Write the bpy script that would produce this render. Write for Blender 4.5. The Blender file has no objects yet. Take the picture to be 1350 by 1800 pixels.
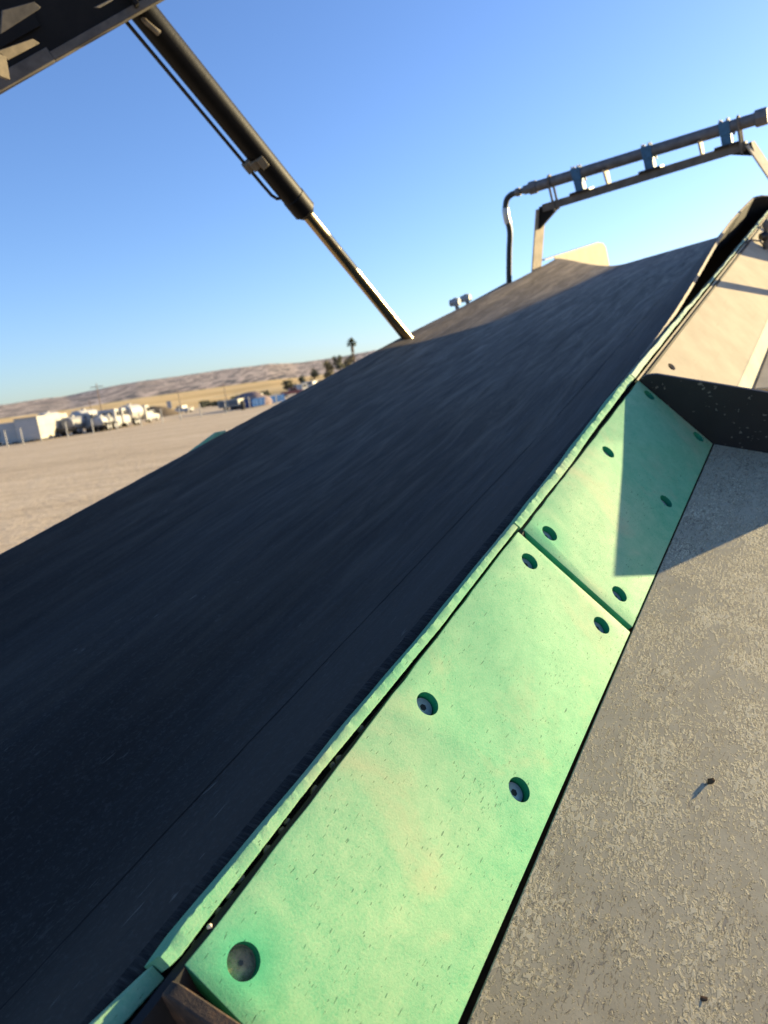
import bpy, bmesh, math, random
from mathutils import Vector, Matrix, Quaternion, noise
import numpy as np

random.seed(7)
SC = bpy.context.scene
COL = SC.collection
R = math.radians
V3 = Vector

# ------------------------------------------------------------------ camera
CAM = V3((0, 0, 2.0))
FPX = 1300.0
def _n(v):
    return V3(v).normalized()
_up = -_n((0.1354, 1.0, 0.1818))                # gravity seen from the tilted phone
_fw = V3((0, 0, 1)) - _up.z * _up; _fw.normalize()
_rt = V3((_fw.y*_up.z-_fw.z*_up.y, _fw.z*_up.x-_fw.x*_up.z, _fw.x*_up.y-_fw.y*_up.x))
if _rt.x < 0: _rt = -_rt
C2W = Matrix((_rt, _fw, _up))                   # camera axes (right, down, forward) to world
cd = bpy.data.cameras.new('camera'); camo = bpy.data.objects.new('camera', cd); COL.objects.link(camo)
cx, cy, cz = C2W @ V3((1, 0, 0)), C2W @ V3((0, -1, 0)), C2W @ V3((0, 0, -1))
mw = Matrix.Identity(4)
for i in range(3):
    mw[i][0], mw[i][1], mw[i][2], mw[i][3] = cx[i], cy[i], cz[i], CAM[i]
camo.matrix_world = mw
cd.sensor_fit = 'VERTICAL'; cd.sensor_height = 24.0; cd.sensor_width = 18.0
cd.lens = FPX / 1800 * 24.0
cd.clip_start = 0.05; cd.clip_end = 20000
cd.dof.use_dof = True; cd.dof.focus_distance = 0.88; cd.dof.aperture_fstop = 4.6
SC.camera = camo

# ------------------------------------------------------------------ sun, sky, exposure
SUN_AZ, SUN_EL = 64.2, 11.5
sdir = V3((math.sin(R(SUN_AZ))*math.cos(R(SUN_EL)), math.cos(R(SUN_AZ))*math.cos(R(SUN_EL)), math.sin(R(SUN_EL))))
sl = bpy.data.lights.new('sun', 'SUN'); sl.energy = 5.0; sl.angle = R(0.5); sl.color = (1.0, 0.79, 0.42)
so = bpy.data.objects.new('sun', sl); COL.objects.link(so)
so.rotation_euler = sdir.to_track_quat('Z', 'Y').to_euler(); so.location = (30, 15, 12)
wd = bpy.data.worlds.new('World'); SC.world = wd; wd.use_nodes = True
wn, wl = wd.node_tree.nodes, wd.node_tree.links
wn.clear()
sky = wn.new('ShaderNodeTexSky'); sky.sky_type = 'NISHITA'; sky.sun_disc = False
sky.sun_elevation = R(SUN_EL); sky.sun_rotation = R(SUN_AZ)
sky.altitude = 300; sky.air_density = 1.0; sky.dust_density = 0.7; sky.ozone_density = 3.0
bg = wn.new('ShaderNodeBackground'); bg.inputs['Strength'].default_value = 0.080
wo = wn.new('ShaderNodeOutputWorld')
tint = wn.new('ShaderNodeMix'); tint.data_type = 'RGBA'; tint.blend_type = 'MULTIPLY'; tint.inputs[0].default_value = 1.0
tint.inputs[7].default_value = (0.95, 1.02, 1.28, 1)          # the phone's cool white balance for the whole sky
wl.new(sky.outputs[0], tint.inputs[6]); wl.new(tint.outputs[2], bg.inputs[0]); wl.new(bg.outputs[0], wo.inputs[0])
SC.view_settings.view_transform = 'Standard'; SC.view_settings.look = 'None'
SC.view_settings.gamma = 1.0; SC.view_settings.use_curve_mapping = False
SC.view_settings.exposure = 1.50
SC.render.engine = 'CYCLES'

# ------------------------------------------------------------------ the machine's own frame: x up along the belt, y to its left, z off the belt
P0 = V3((0.1811, 1.0737, 1.7556))
MR = Matrix(((0.5512, -0.8244, -0.1289), (0.8027, 0.5661, -0.1877), (0.2277, 0.0, 0.9737)))
MW = MR.to_4x4(); MW.translation = P0
WI = Matrix.Identity(4)
SM = MR.transposed() @ sdir
WV = V3((0, -.6555, -.7552)); NP = V3((0, -.7552, .6555))       # wear plates: across and out of the face
GA = V3((0, -.1502, -.1745)); GV = V3((0, -.9673, -.2536)); NG = V3((0, -.2536, .9673))   # outer deck
def pl(x, v, n=0.0): return V3((x, 0, 0)) + v*WV + n*NP
def gr(x, g, n=0.0): return V3((x, 0, 0)) + GA + g*GV + n*NG

# ------------------------------------------------------------------ builders
BASE = {}
def thing(name, label, cat, loc, frame=WI, group=None, rotz=None):
    o = bpy.data.objects.new(name, None); COL.objects.link(o); o.empty_display_size = 0.1
    loc = V3(loc)
    o.matrix_world = frame @ Matrix.Translation(loc) @ Matrix.Rotation(rotz or 0.0, 4, 'Z')
    BASE[o.name] = (loc if rotz is None else V3((0, 0, 0)))
    tagit(o, label, cat, group)
    return o
def tagit(o, label=None, cat=None, group=None, kind=None):
    if label: o['label'] = label
    if cat: o['category'] = cat
    if group: o['group'] = group
    if kind: o['kind'] = kind
    return o

class B:
    """collects shapes, links them as one mesh object"""
    def __init__(s): s.v = []; s.f = []
    def add(s, vs, fs):
        k = len(s.v); s.v += [V3(p) for p in vs]; s.f += [tuple(i+k for i in f) for f in fs]; return s
    def box(s, c, a, b, d):
        c, a, b, d = V3(c), V3(a), V3(b), V3(d)
        if a.cross(b).dot(d) < 0: a = -a
        vs = [c + i*a + j*b + k*d for k in (-1, 1) for j in (-1, 1) for i in (-1, 1)]
        return s.add(vs, [(0, 2, 3, 1), (4, 5, 7, 6), (0, 1, 5, 4), (2, 6, 7, 3), (0, 4, 6, 2), (1, 3, 7, 5)])
    def abox(s, lo, hi):
        lo, hi = V3(lo), V3(hi); c = (lo+hi)/2; e = (hi-lo)/2
        return s.box(c, (e.x, 0, 0), (0, e.y, 0), (0, 0, e.z))
    def prism(s, pts, off):
        """closed outline pts (3D, planar), extruded by vector off"""
        pts = [V3(p) for p in pts]; off = V3(off); n = len(pts)
        nn = V3((0, 0, 0))
        for i in range(n): nn += pts[i].cross(pts[(i+1) % n])
        if nn.dot(off) < 0: pts.reverse()
        vs = pts + [p+off for p in pts]
        fs = [tuple(range(n-1, -1, -1)), tuple(range(n, 2*n))]
        fs += [(i, (i+1) % n, n+(i+1) % n, n+i) for i in range(n)]
        return s.add(vs, fs)
    def tube(s, pts, r, seg=12, caps=True):
        pts = [V3(p) for p in pts]; n = len(pts)
        rr = r if isinstance(r, (list, tuple)) else [r]*n
        t0 = (pts[1]-pts[0]).normalized()
        u = t0.orthogonal().normalized(); vs = []; prev = t0
        for i in range(n):
            t = (pts[min(i+1, n-1)]-pts[max(i-1, 0)]).normalized()
            q = prev.rotation_difference(t); u = q @ u; u = (u - u.dot(t)*t).normalized(); prev = t
            w = t.cross(u)
            for k in range(seg):
                a = 2*math.pi*k/seg
                vs.append(pts[i] + rr[i]*(math.cos(a)*u+math.sin(a)*w))
        fs = [(i*seg+k, i*seg+(k+1) % seg, (i+1)*seg+(k+1) % seg, (i+1)*seg+k) for i in range(n-1) for k in range(seg)]
        if caps: fs += [tuple(range(seg-1, -1, -1)), tuple((n-1)*seg+k for k in range(seg))]
        return s.add(vs, fs)
    def rod(s, a, b, r, seg=12): return s.tube([a, b], r, seg)
    def lathe(s, o, ax, prof, seg=16):
        """prof: (distance along ax, radius)"""
        o, ax = V3(o), V3(ax).normalized()
        return s.tube2(o, ax, prof, seg)
    def tube2(s, o, ax, prof, seg):
        u = ax.orthogonal().normalized(); w = ax.cross(u); vs = []
        for (d, r) in prof:
            for k in range(seg):
                a = 2*math.pi*k/seg
                vs.append(o + d*ax + max(r, 1e-5)*(math.cos(a)*u+math.sin(a)*w))
        n = len(prof)
        fs = [(i*seg+k, i*seg+(k+1) % seg, (i+1)*seg+(k+1) % seg, (i+1)*seg+k) for i in range(n-1) for k in range(seg)]
        fs += [tuple(range(seg-1, -1, -1)), tuple((n-1)*seg+k for k in range(seg))]
        return s.add(vs, fs)
    def ball(s, c, r, seg=10, rings=6, sc=(1, 1, 1)):
        c = V3(c); vs = []
        for i in range(rings+1):
            th = math.pi*i/rings
            for k in range(seg):
                a = 2*math.pi*k/seg
                vs.append(c + V3((r*sc[0]*math.sin(th)*math.cos(a), r*sc[1]*math.sin(th)*math.sin(a), r*sc[2]*math.cos(th))))
        fs = [(i*seg+k, (i+1)*seg+k, (i+1)*seg+(k+1) % seg, i*seg+(k+1) % seg) for i in range(rings) for k in range(seg)]
        return s.add(vs, fs)
    def build(s, name, mat, parent=None, frame=None, base=None, smooth=True, bevel=0.0, ang=35, subs=False):
        """vertices are absolute in their frame; stored relative to the thing's base"""
        if parent is not None and base is None: base = BASE[parent.name]
        base = V3(base) if base is not None else V3((0, 0, 0))
        me = bpy.data.meshes.new(name)
        me.from_pydata([tuple(p-base) for p in s.v], [], s.f); me.validate(); me.update()
        return finish(me, name, mat, parent, frame, base, smooth, bevel, ang)

def finish(me, name, mat, parent=None, frame=None, base=V3((0, 0, 0)), smooth=True, bevel=0.0, ang=35):
    o = bpy.data.objects.new(name, me); COL.objects.link(o)
    me.materials.append(mat)
    if smooth:
        me.polygons.foreach_set('use_smooth', [True]*len(me.polygons)); me.set_sharp_from_angle(angle=R(ang))
    if parent is not None:
        o.parent = parent
        BASE[o.name] = base
    else:
        o.matrix_world = (frame or WI) @ Matrix.Translation(base); BASE[o.name] = base
    if bevel > 0:
        b = o.modifiers.new('bevel', 'BEVEL'); b.width = bevel; b.segments = 2; b.limit_method = 'ANGLE'; b.angle_limit = R(40)
        b.harden_normals = False
    return o
def applied(o):
    """bake modifiers into the mesh"""
    dg = bpy.context.evaluated_depsgraph_get(); dg.update()
    me = bpy.data.meshes.new_from_object(o.evaluated_get(dg)); old = o.data
    me.name = old.name
    o.modifiers.clear(); o.data = me
    return o
def place_copy(src, parent, mat4):
    c = src.copy(); COL.objects.link(c); c.parent = parent; c.matrix_parent_inverse = Matrix.Identity(4)
    c.matrix_local = mat4
    for ch in list(src.children):
        d = ch.copy(); COL.objects.link(d); d.parent = c
    return c

# ------------------------------------------------------------------ materials
def mat(name):
    m = bpy.data.materials.new(name); m.use_nodes = True
    nt = m.node_tree; b = nt.nodes['Principled BSDF']
    return m, nt, b
class NT:
    def __init__(s, nt): s.nt = nt; s.co = None
    def N(s, t, **k):
        n = s.nt.nodes.new(t)
        for a, v in k.items(): setattr(n, a, v)
        return n
    def L(s, a, b): s.nt.links.new(a, b)
    def coord(s, rot=(0, 0, 0), sc=(1, 1, 1), loc=(0, 0, 0)):
        if s.co is None: s.co = s.N('ShaderNodeTexCoord')
        m = s.N('ShaderNodeMapping'); m.inputs['Rotation'].default_value = rot
        m.inputs['Scale'].default_value = sc; m.inputs['Location'].default_value = loc
        s.L(s.co.outputs['Object'], m.inputs['Vector']); return m.outputs[0]
    def noise(s, vec, scale, detail=4, rough=.55, dist=0.0):
        n = s.N('ShaderNodeTexNoise'); n.inputs['Scale'].default_value = scale
        n.inputs['Detail'].default_value = detail; n.inputs['Roughness'].default_value = rough
        n.inputs['Distortion'].default_value = dist
        s.L(vec, n.inputs['Vector']); return n.outputs['Fac']
    def vor(s, vec, scale, feature='F1', out='Distance', rnd=1.0):
        n = s.N('ShaderNodeTexVoronoi', feature=feature); n.inputs['Scale'].default_value = scale
        n.inputs['Randomness'].default_value = rnd
        s.L(vec, n.inputs['Vector']); return n.outputs[out]
    def ramp(s, fac, stops, interp='LINEAR'):
        r = s.N('ShaderNodeValToRGB'); e = r.color_ramp.elements; r.color_ramp.interpolation = interp
        while len(e) < len(stops): e.new(0.5)
        for i, (p, c) in enumerate(stops):
            e[i].position = p; e[i].color = (c, c, c, 1) if not isinstance(c, tuple) else (*c, 1)
        s.L(fac, r.inputs[0]); return r.outputs[0]
    def mix(s, fac, a, b, mode='MIX'):
        m = s.N('ShaderNodeMix', data_type='RGBA', blend_type=mode)
        for sock, val in ((m.inputs[0], fac), (m.inputs[6], a), (m.inputs[7], b)):
            if hasattr(val, 'links'): s.L(val, sock)
            elif isinstance(val, tuple): sock.default_value = (*val, 1) if len(val) == 3 else val
            else: sock.default_value = val
        return m.outputs[2]
    def math(s, op, a, b=None, c=None):
        m = s.N('ShaderNodeMath', operation=op)
        for i, v in enumerate((a, b, c)):
            if v is None: continue
            if hasattr(v, 'links'): s.L(v, m.inputs[i])
            else: m.inputs[i].default_value = v
        return m.outputs[0]
    def bump(s, h, strength=.5, dist=.002, prev=None):
        b = s.N('ShaderNodeBump'); b.inputs['Strength'].default_value = strength; b.inputs['Distance'].default_value = dist
        s.L(h, b.inputs['Height'])
        if prev is not None: s.L(prev, b.inputs['Normal'])
        return b.outputs[0]
    def spot(s, center, r0, r1, sc=(1, 1, 1)):
        """1 inside r0, 0 beyond r1 (object coordinates)"""
        v = s.coord(sc=sc, loc=tuple(-c*k for c, k in zip(center, sc)))
        l = s.N('ShaderNodeVectorMath', operation='LENGTH'); s.L(v, l.inputs[0])
        m = s.N('ShaderNodeMapRange'); m.inputs[1].default_value = r0; m.inputs[2].default_value = r1
        m.inputs[3].default_value = 1; m.inputs[4].default_value = 0
        s.L(l.outputs['Value'], m.inputs[0]); return m.outputs[0]

def simple(name, col, rough=.6, metal=0.0, var=.25, scale=20, bump=0.0, bd=.001, dust=None, dustamt=.4, spec=.5):
    m, nt, b = mat(name); t = NT(nt); c = t.coord()
    n = t.noise(c, scale, 5, .6)
    lo = tuple(x*(1-var) for x in col); hi = tuple(min(1, x*(1+var)) for x in col)
    k = t.ramp(n, [(.3, lo), (.7, hi)])
    if dust:
        d = t.ramp(t.noise(c, scale*.35, 6, .65), [(.5-dustamt*.5, 0.0), (.85-dustamt*.3, 1.0)])
        k = t.mix(t.math('MULTIPLY', d, dustamt), k, dust)
    t.L(k, b.inputs['Base Color'])
    b.inputs['Roughness'].default_value = rough; b.inputs['Metallic'].default_value = metal
    b.inputs['Specular IOR Level'].default_value = spec
    if bump: t.L(t.bump(t.noise(c, scale*3, 6, .6), bump, bd), b.inputs['Normal'])
    return m

def make_belt_mat():
    m, nt, b = mat('belt_rubber'); t = NT(nt)
    c = t.coord()
    st = t.noise(t.coord(sc=(.55, 6, 6)), 3.0, 7, .68, .5)          # long streaks along the belt
    st2 = t.noise(t.coord(sc=(2.2, 26, 26)), 2.2, 6, .7, .4)
    cl = t.noise(c, 1.7, 4, .55)
    s = t.math('ADD', t.math('MULTIPLY', st, .6), t.math('MULTIPLY', st2, .4))
    s = t.math('ADD', s, t.math('MULTIPLY', t.math('SUBTRACT', cl, .5), .75))
    k = t.ramp(s, [(.32, (.0060, .0050, .0038)), (.52, (.0125, .0102, .0076)), (.66, (.024, .0195, .0140)), (.82, (.050, .040, .029))])
    head = t.N('ShaderNodeSeparateXYZ'); t.L(c, head.inputs[0])
    mr = t.N('ShaderNodeMapRange'); mr.inputs[1].default_value = -.7; mr.inputs[2].default_value = 2.6
    t.L(head.outputs[0], mr.inputs[0])
    dusty = t.ramp(t.noise(t.coord(sc=(1.3, 11, 11)), 2.5, 8, .74, .8), [(.31, (.105, .083, .057)), (.50, (.235, .186, .130)), (.67, (.42, .335, .235))])
    k = t.mix(t.math('MULTIPLY', t.math('POWER', mr.outputs[0], 1.3), .92), k, dusty)
    fl = t.N('ShaderNodeMapRange'); fl.inputs[1].default_value = -.36; fl.inputs[2].default_value = -.52
    t.L(head.outputs[1], fl.inputs[0])
    k = t.mix(t.math('MULTIPLY', fl.outputs[0], .7), k, t.ramp(st2, [(.3, (.030, .025, .019)), (.7, (.060, .050, .038))]))
    t.L(k, b.inputs['Base Color'])
    rr = t.ramp(st2, [(.3, .62), (.7, .85)]); t.L(rr, b.inputs['Roughness'])
    b.inputs['Specular IOR Level'].default_value = .22
    scu = t.ramp(t.noise(t.coord(rot=(0, 0, R(12)), sc=(26, 120, 120)), 1.0, 3, .6, .4), [(.66, 0.0), (.72, 1.0)])
    scm = t.ramp(t.noise(c, 4.5, 3), [(.46, 0.0), (.62, 1.0)])
    fine_ = t.noise(c, 150, 4, .7)
    k = t.mix(t.math('MULTIPLY', t.math('MULTIPLY', scu, scm), .7), k, (.14, .125, .10))
    k = t.mix(t.math('MULTIPLY', t.ramp(fine_, [(.52, 0.0), (.68, 1.0)]), .30), k, (.085, .077, .066))
    t.L(k, b.inputs['Base Color'])
    h = t.math('ADD', t.math('MULTIPLY', t.noise(c, 260, 3, .6), .25), t.math('MULTIPLY', st2, .9))
    pits = t.ramp(t.vor(t.coord(sc=(1, 2.2, 2.2)), 7.5), [(.045, 0.0), (.085, 1.0)])
    pitn = t.ramp(t.noise(c, 3.1, 2), [(.48, 0.0), (.6, 1.0)])
    pit = t.math('SUBTRACT', 1.0, t.math('MULTIPLY', t.math('SUBTRACT', 1.0, pits), pitn))
    nb = t.bump(h, .35, .0012); nb = t.bump(pit, .5, .002, nb)
    t.L(nb, b.inputs['Normal'])
    return m

def make_fray():
    m, nt, b = mat('frayed_rubber'); t = NT(nt); c = t.coord()
    cords = t.noise(t.coord(rot=(0, 0, R(24)), sc=(210, 26, 34)), 1.0, 5, .68, 1.4)
    k = t.ramp(cords, [(.38, (.008, .007, .006)), (.54, (.024, .021, .017)), (.70, (.055, .048, .038))])  # pale dusty cords; the shade between them painted as dark gaps
    t.L(k, b.inputs['Base Color']); b.inputs['Roughness'].default_value = .75; b.inputs['Specular IOR Level'].default_value = .3
    t.L(t.bump(cords, .7, .002), b.inputs['Normal'])
    return m

def make_green(name, dusty=.55, pale=0.0):
    m, nt, b = mat(name); t = NT(nt); c = t.coord()
    big = t.noise(c, 6.5, 6, .62, .6); mid = t.noise(c, 42, 6, .7, .3); fine = t.noise(c, 420, 4, .72)
    base = t.ramp(mid, [(.3, (.014, .29, .14)), (.7, (.035, .38, .19))])
    d = t.math('ADD', t.math('MULTIPLY', big, .36), t.math('ADD', t.math('MULTIPLY', mid, .28), t.math('MULTIPLY', fine, .36)))
    d = t.ramp(d, [(.40, max(0.0, dusty-.28)), (.50, dusty), (.62, min(1, dusty+.28))])
    dust = t.mix(t.noise(c, 11, 4), (.145, .42, .215), (.31, .44, .25))
    worn = t.math('MAXIMUM', t.spot(tuple(pl(-.02, .13)-pl(-.7087, .12)), .08, .50), t.spot(tuple(pl(.18, .07)-pl(.0240, .12)), .05, .30))
    d = t.math('MINIMUM', 1.0, t.math('ADD', d, t.math('MULTIPLY', worn, .16)))
    dust = t.mix(t.math('MULTIPLY', worn, .5), dust, (.40, .48, .29))
    hp = pl(-.677, .053)-pl(-.7087, .12)
    pol_shade = t.math('ADD', t.spot(tuple(hp), .014, .050), t.math('MULTIPLY', t.spot(tuple(pl(.53, .16)-pl(0, .12)), .04, .22), .55))  # polish round the near hole; greener patch paints in the divider's shade
    d = t.math('MULTIPLY', d, t.math('SUBTRACT', 1.0, t.math('MINIMUM', t.math('MULTIPLY', pol_shade, .75), .8)))
    k = t.mix(d, base, dust)
    # grit cuts: short dark dashes in two slanted directions
    def dashes(rot, sc, thr, off):
        v = t.coord(rot=rot, sc=(sc*.16, sc, sc), loc=off)
        f = t.noise(v, 1.0, 1.5, .5, .25)
        f = t.math('ADD', f, t.math('MULTIPLY', t.math('SUBTRACT', t.noise(c, 17+off[0], 3), .5), .24))
        return t.ramp(f, [(thr, 0.0), (thr+.03, 1.0)])
    x0 = math.atan2(.7552, .6555)
    m1 = dashes((R(-49), 0, R(62)), 520, .725, (3, 1, 2))
    m2 = dashes((R(-49), 0, R(35)), 380, .735, (9, 4, 7))
    m3 = dashes((R(-49), 0, R(88)), 640, .720, (1, 8, 3))
    sm = t.math('MAXIMUM', m1, t.math('MAXIMUM', m2, m3))
    k = t.mix(t.math('MULTIPLY', sm, .72), k, (.04, .13, .07))
    wide = t.ramp(t.noise(t.coord(rot=(R(-49), 0, R(20)), sc=(14, 210, 210)), 1, 2, .6), [(.72, 0.0), (.78, 1.0)])
    k = t.mix(t.math('MULTIPLY', wide, .35), k, (.50, .54, .38))
    if pale: k = t.mix(pale, k, (.52, .56, .46))
    sp = t.ramp(t.noise(c, 7.5, 5, .62, .4), [(.56, 0.0), (.72, 1.0)])
    k = t.mix(t.math('MULTIPLY', sp, .42), k, (.42, .38, .23))
    t.L(k, b.inputs['Base Color']); b.inputs['Roughness'].default_value = .68
    b.inputs['Specular IOR Level'].default_value = .22
    b.inputs['Subsurface Weight'].default_value = 0.0
    h = t.math('SUBTRACT', t.math('MULTIPLY', fine, .45), sm)
    h = t.math('ADD', h, t.math('MULTIPLY', t.noise(c, 24, 3), .5))
    t.L(t.bump(h, .75, .0009), b.inputs['Normal'])
    return m

def make_deck():
    """worn outer deck: thin dried dirt skin flaking off grey paint, dirt left in worm-like islands"""
    m, nt, b = mat('worn_deck'); t = NT(nt); c = t.coord()
    warp = t.noise(c, 60, 3, .6)
    an = t.noise(t.coord(rot=(R(-14.7), 0, R(48)), sc=(112, 235, 180)), 1.0, 4, .58, 1.0)
    iso = t.noise(c, 260, 3, .55, .6)
    big = t.noise(c, 8.0, 5, .65, .3)
    f = t.math('ADD', t.math('MULTIPLY', an, .68), t.math('MULTIPLY', iso, .32))
    f = t.math('ADD', f, t.math('MULTIPLY', t.math('SUBTRACT', big, .5), .55))
    # bare patch below the dark divider
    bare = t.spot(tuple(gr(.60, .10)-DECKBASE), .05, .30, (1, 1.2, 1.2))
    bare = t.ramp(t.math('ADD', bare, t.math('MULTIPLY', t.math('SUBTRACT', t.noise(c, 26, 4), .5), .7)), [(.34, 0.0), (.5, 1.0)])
    side = t.N('ShaderNodeSeparateXYZ'); t.L(c, side.inputs[0])
    sd_ = t.N('ShaderNodeMapRange'); sd_.inputs[1].default_value = -.16; sd_.inputs[2].default_value = -.36; sd_.inputs[3].default_value = -.055; sd_.inputs[4].default_value = .080
    t.L(side.outputs[1], sd_.inputs[0])
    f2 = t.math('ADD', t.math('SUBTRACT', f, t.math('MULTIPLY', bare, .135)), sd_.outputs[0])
    isl = t.ramp(f2, [(.462, 0.0), (.492, 1.0)])
    skin = t.ramp(t.noise(c, 18, 5, .65), [(.3, (.435, .382, .250)), (.7, (.54, .478, .320))])
    paint = t.ramp(t.noise(c, 40, 4), [(.3, (.325, .285, .190)), (.7, (.40, .352, .240))])
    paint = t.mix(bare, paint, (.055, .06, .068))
    k = t.mix(isl, paint, skin)
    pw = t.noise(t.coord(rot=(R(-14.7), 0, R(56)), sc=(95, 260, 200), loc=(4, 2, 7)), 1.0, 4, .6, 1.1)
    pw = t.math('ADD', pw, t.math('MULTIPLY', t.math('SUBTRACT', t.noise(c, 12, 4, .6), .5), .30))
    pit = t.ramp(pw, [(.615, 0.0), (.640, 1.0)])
    k = t.mix(t.math('MULTIPLY', pit, .62), k, (.17, .155, .135))  # exposed steel in the pits, with the grooves' shade painted in
    speck = t.ramp(t.vor(c, 33), [(.03, 1.0), (.05, 0.0)])
    spn = t.ramp(t.noise(c, 9), [(.56, 0.0), (.6, 1.0)])
    k = t.mix(t.math('MULTIPLY', t.math('MULTIPLY', speck, spn), .8), k, (.06, .05, .04))
    t.L(k, b.inputs['Base Color']); b.inputs['Roughness'].default_value = .7; b.inputs['Specular IOR Level'].default_value = .4
    soft = t.ramp(f2, [(.45, 0.0), (.51, 1.0)])
    h = t.math('SUBTRACT', t.math('ADD', t.math('MULTIPLY', soft, .6), t.math('MULTIPLY', t.noise(c, 420, 4, .65), .07)), t.math('MULTIPLY', t.ramp(pw, [(.605, 0.0), (.645, 1.0)]), .9))
    t.L(t.bump(h, 1.0, .0022), b.inputs['Normal'])
    return m

def make_beige(name='beige_paint', col=(.42, .36, .265)):
    m, nt, b = mat(name); t = NT(nt); c = t.coord()
    k = t.ramp(t.noise(c, 9, 5, .6), [(.3, tuple(x*.86 for x in col)), (.7, tuple(min(1, x*1.12) for x in col))])
    str_ = t.ramp(t.noise(t.coord(rot=(R(-49), 0, R(35)), sc=(8, 120, 120)), 1, 3, .6), [(.62, 0.0), (.75, 1.0)])
    k = t.mix(t.math('MULTIPLY', str_, .3), k, (.27, .235, .18))
    sp = t.ramp(t.vor(c, 24), [(.06, 1.0), (.10, 0.0)])
    sn = t.ramp(t.noise(c, 14), [(.55, 0.0), (.62, 1.0)])
    k = t.mix(t.math('MULTIPLY', t.math('MULTIPLY', sp, sn), .6), k, (.22, .18, .13))
    ru = t.spot(tuple(pl(1.62, .215)), .0, .06)
    k = t.mix(t.math('MULTIPLY', ru, .55), k, (.50, .27, .13))
    t.L(k, b.inputs['Base Color']); b.inputs['Roughness'].default_value = .85; b.inputs['Specular IOR Level'].default_value = .12
    t.L(t.bump(t.noise(c, 120, 4), .25, .001), b.inputs['Normal'])
    return m

def make_black_paint():
    m, nt, b = mat('chipped_black'); t = NT(nt); c = t.coord()
    k = t.ramp(t.noise(c, 22, 5), [(.3, (.007, .007, .0075)), (.7, (.014, .0135, .013))])
    ch = t.noise(t.coord(rot=(R(30), R(20), R(10)), sc=(75, 75, 120)), 1.0, 2, .5, .4)
    low = t.N('ShaderNodeSeparateXYZ'); t.L(c, low.inputs[0])
    cl = t.noise(c, 13, 3)
    thr = t.math('ADD', ch, t.math('MULTIPLY', t.math('SUBTRACT', cl, .5), .35))
    chip = t.ramp(thr, [(.685, 0.0), (.71, 1.0)])
    k = t.mix(chip, k, (.15, .135, .10))
    t.L(k, b.inputs['Base Color']); b.inputs['Roughness'].default_value = .5
    t.L(t.bump(t.math('SUBTRACT', t.noise(c, 90, 4), t.math('MULTIPLY', chip, .5)), .3, .001), b.inputs['Normal'])
    return m

def make_rust():
    m, nt, b = mat('rusty_steel'); t = NT(nt); c = t.coord()
    k = t.ramp(t.noise(c, 48, 6, .7), [(.3, (.018, .013, .010)), (.5, (.055, .036, .022)), (.62, (.11, .058, .028)), (.80, (.24, .20, .16))])
    t.L(k, b.inputs['Base Color']); b.inputs['Roughness'].default_value = .85
    t.L(t.bump(t.noise(c, 220, 5, .7), .7, .0015), b.inputs['Normal'])
    return m

def make_ground():
    m, nt, b = mat('packed_dirt'); t = NT(nt); c = t.coord()
    tr = t.noise(t.coord(rot=(0, 0, R(-8)), sc=(.035, .42, 1)), 1.0, 6, .68, .3)
    pat = t.noise(c, .12, 5, .6); gr_ = t.noise(c, 5.0, 6, .7); fi = t.noise(c, 1.1, 5, .65)
    s = t.math('ADD', t.math('MULTIPLY', tr, .5), t.math('ADD', t.math('MULTIPLY', pat, .22), t.math('MULTIPLY', fi, .28)))
    k = t.ramp(s, [(.37, (.38, .285, .180)), (.48, (.56, .435, .285)), (.60, (.66, .53, .365))])
    k = t.mix(t.math('MULTIPLY', t.ramp(gr_, [(.40, 1.0), (.52, 0.0)]), .35), k, (.27, .21, .15))
    t.L(k, b.inputs['Base Color']); b.inputs['Roughness'].default_value = .95; b.inputs['Specular IOR Level'].default_value = .15
    t.L(t.bump(t.math('ADD', gr_, t.math('MULTIPLY', fi, 1.5)), .6, .05), b.inputs['Normal'])
    return m
def make_field():
    m, nt, b = mat('dry_grass_slope'); t = NT(nt); c = t.coord()
    n = t.noise(t.coord(sc=(.006, .016, .01)), 1.0, 6, .65)
    k = t.ramp(n, [(.3, (.52, .35, .15)), (.5, (.70, .49, .22)), (.7, (.76, .57, .30))])
    sh = t.ramp(t.noise(c, .045, 5, .7), [(.58, 0.0), (.66, 1.0)])
    k = t.mix(t.math('MULTIPLY', sh, .5), k, (.19, .14, .085))
    t.L(k, b.inputs['Base Color']); b.inputs['Roughness'].default_value = 1.0; b.inputs['Specular IOR Level'].default_value = .05
    return m
def make_hills():
    m, nt, b = mat('scrub_hills'); t = NT(nt); c = t.coord()
    n = t.noise(c, .010, 6, .6, .4); sp = t.noise(t.coord(sc=(.11, .020, .15)), 1.0, 4, .60, .2)
    k = t.ramp(n, [(.35, (.52, .40, .31)), (.65, (.64, .51, .40))])  # pale earth, with distance haze worked into the colour
    shrub = t.ramp(sp, [(.475, 0.0), (.535, 1.0)])
    k = t.mix(t.math('MULTIPLY', shrub, .9), k, (.12, .115, .105))
    t.L(k, b.inputs['Base Color']); b.inputs['Roughness'].default_value = 1.0; b.inputs['Specular IOR Level'].default_value = .05
    return m

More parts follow.
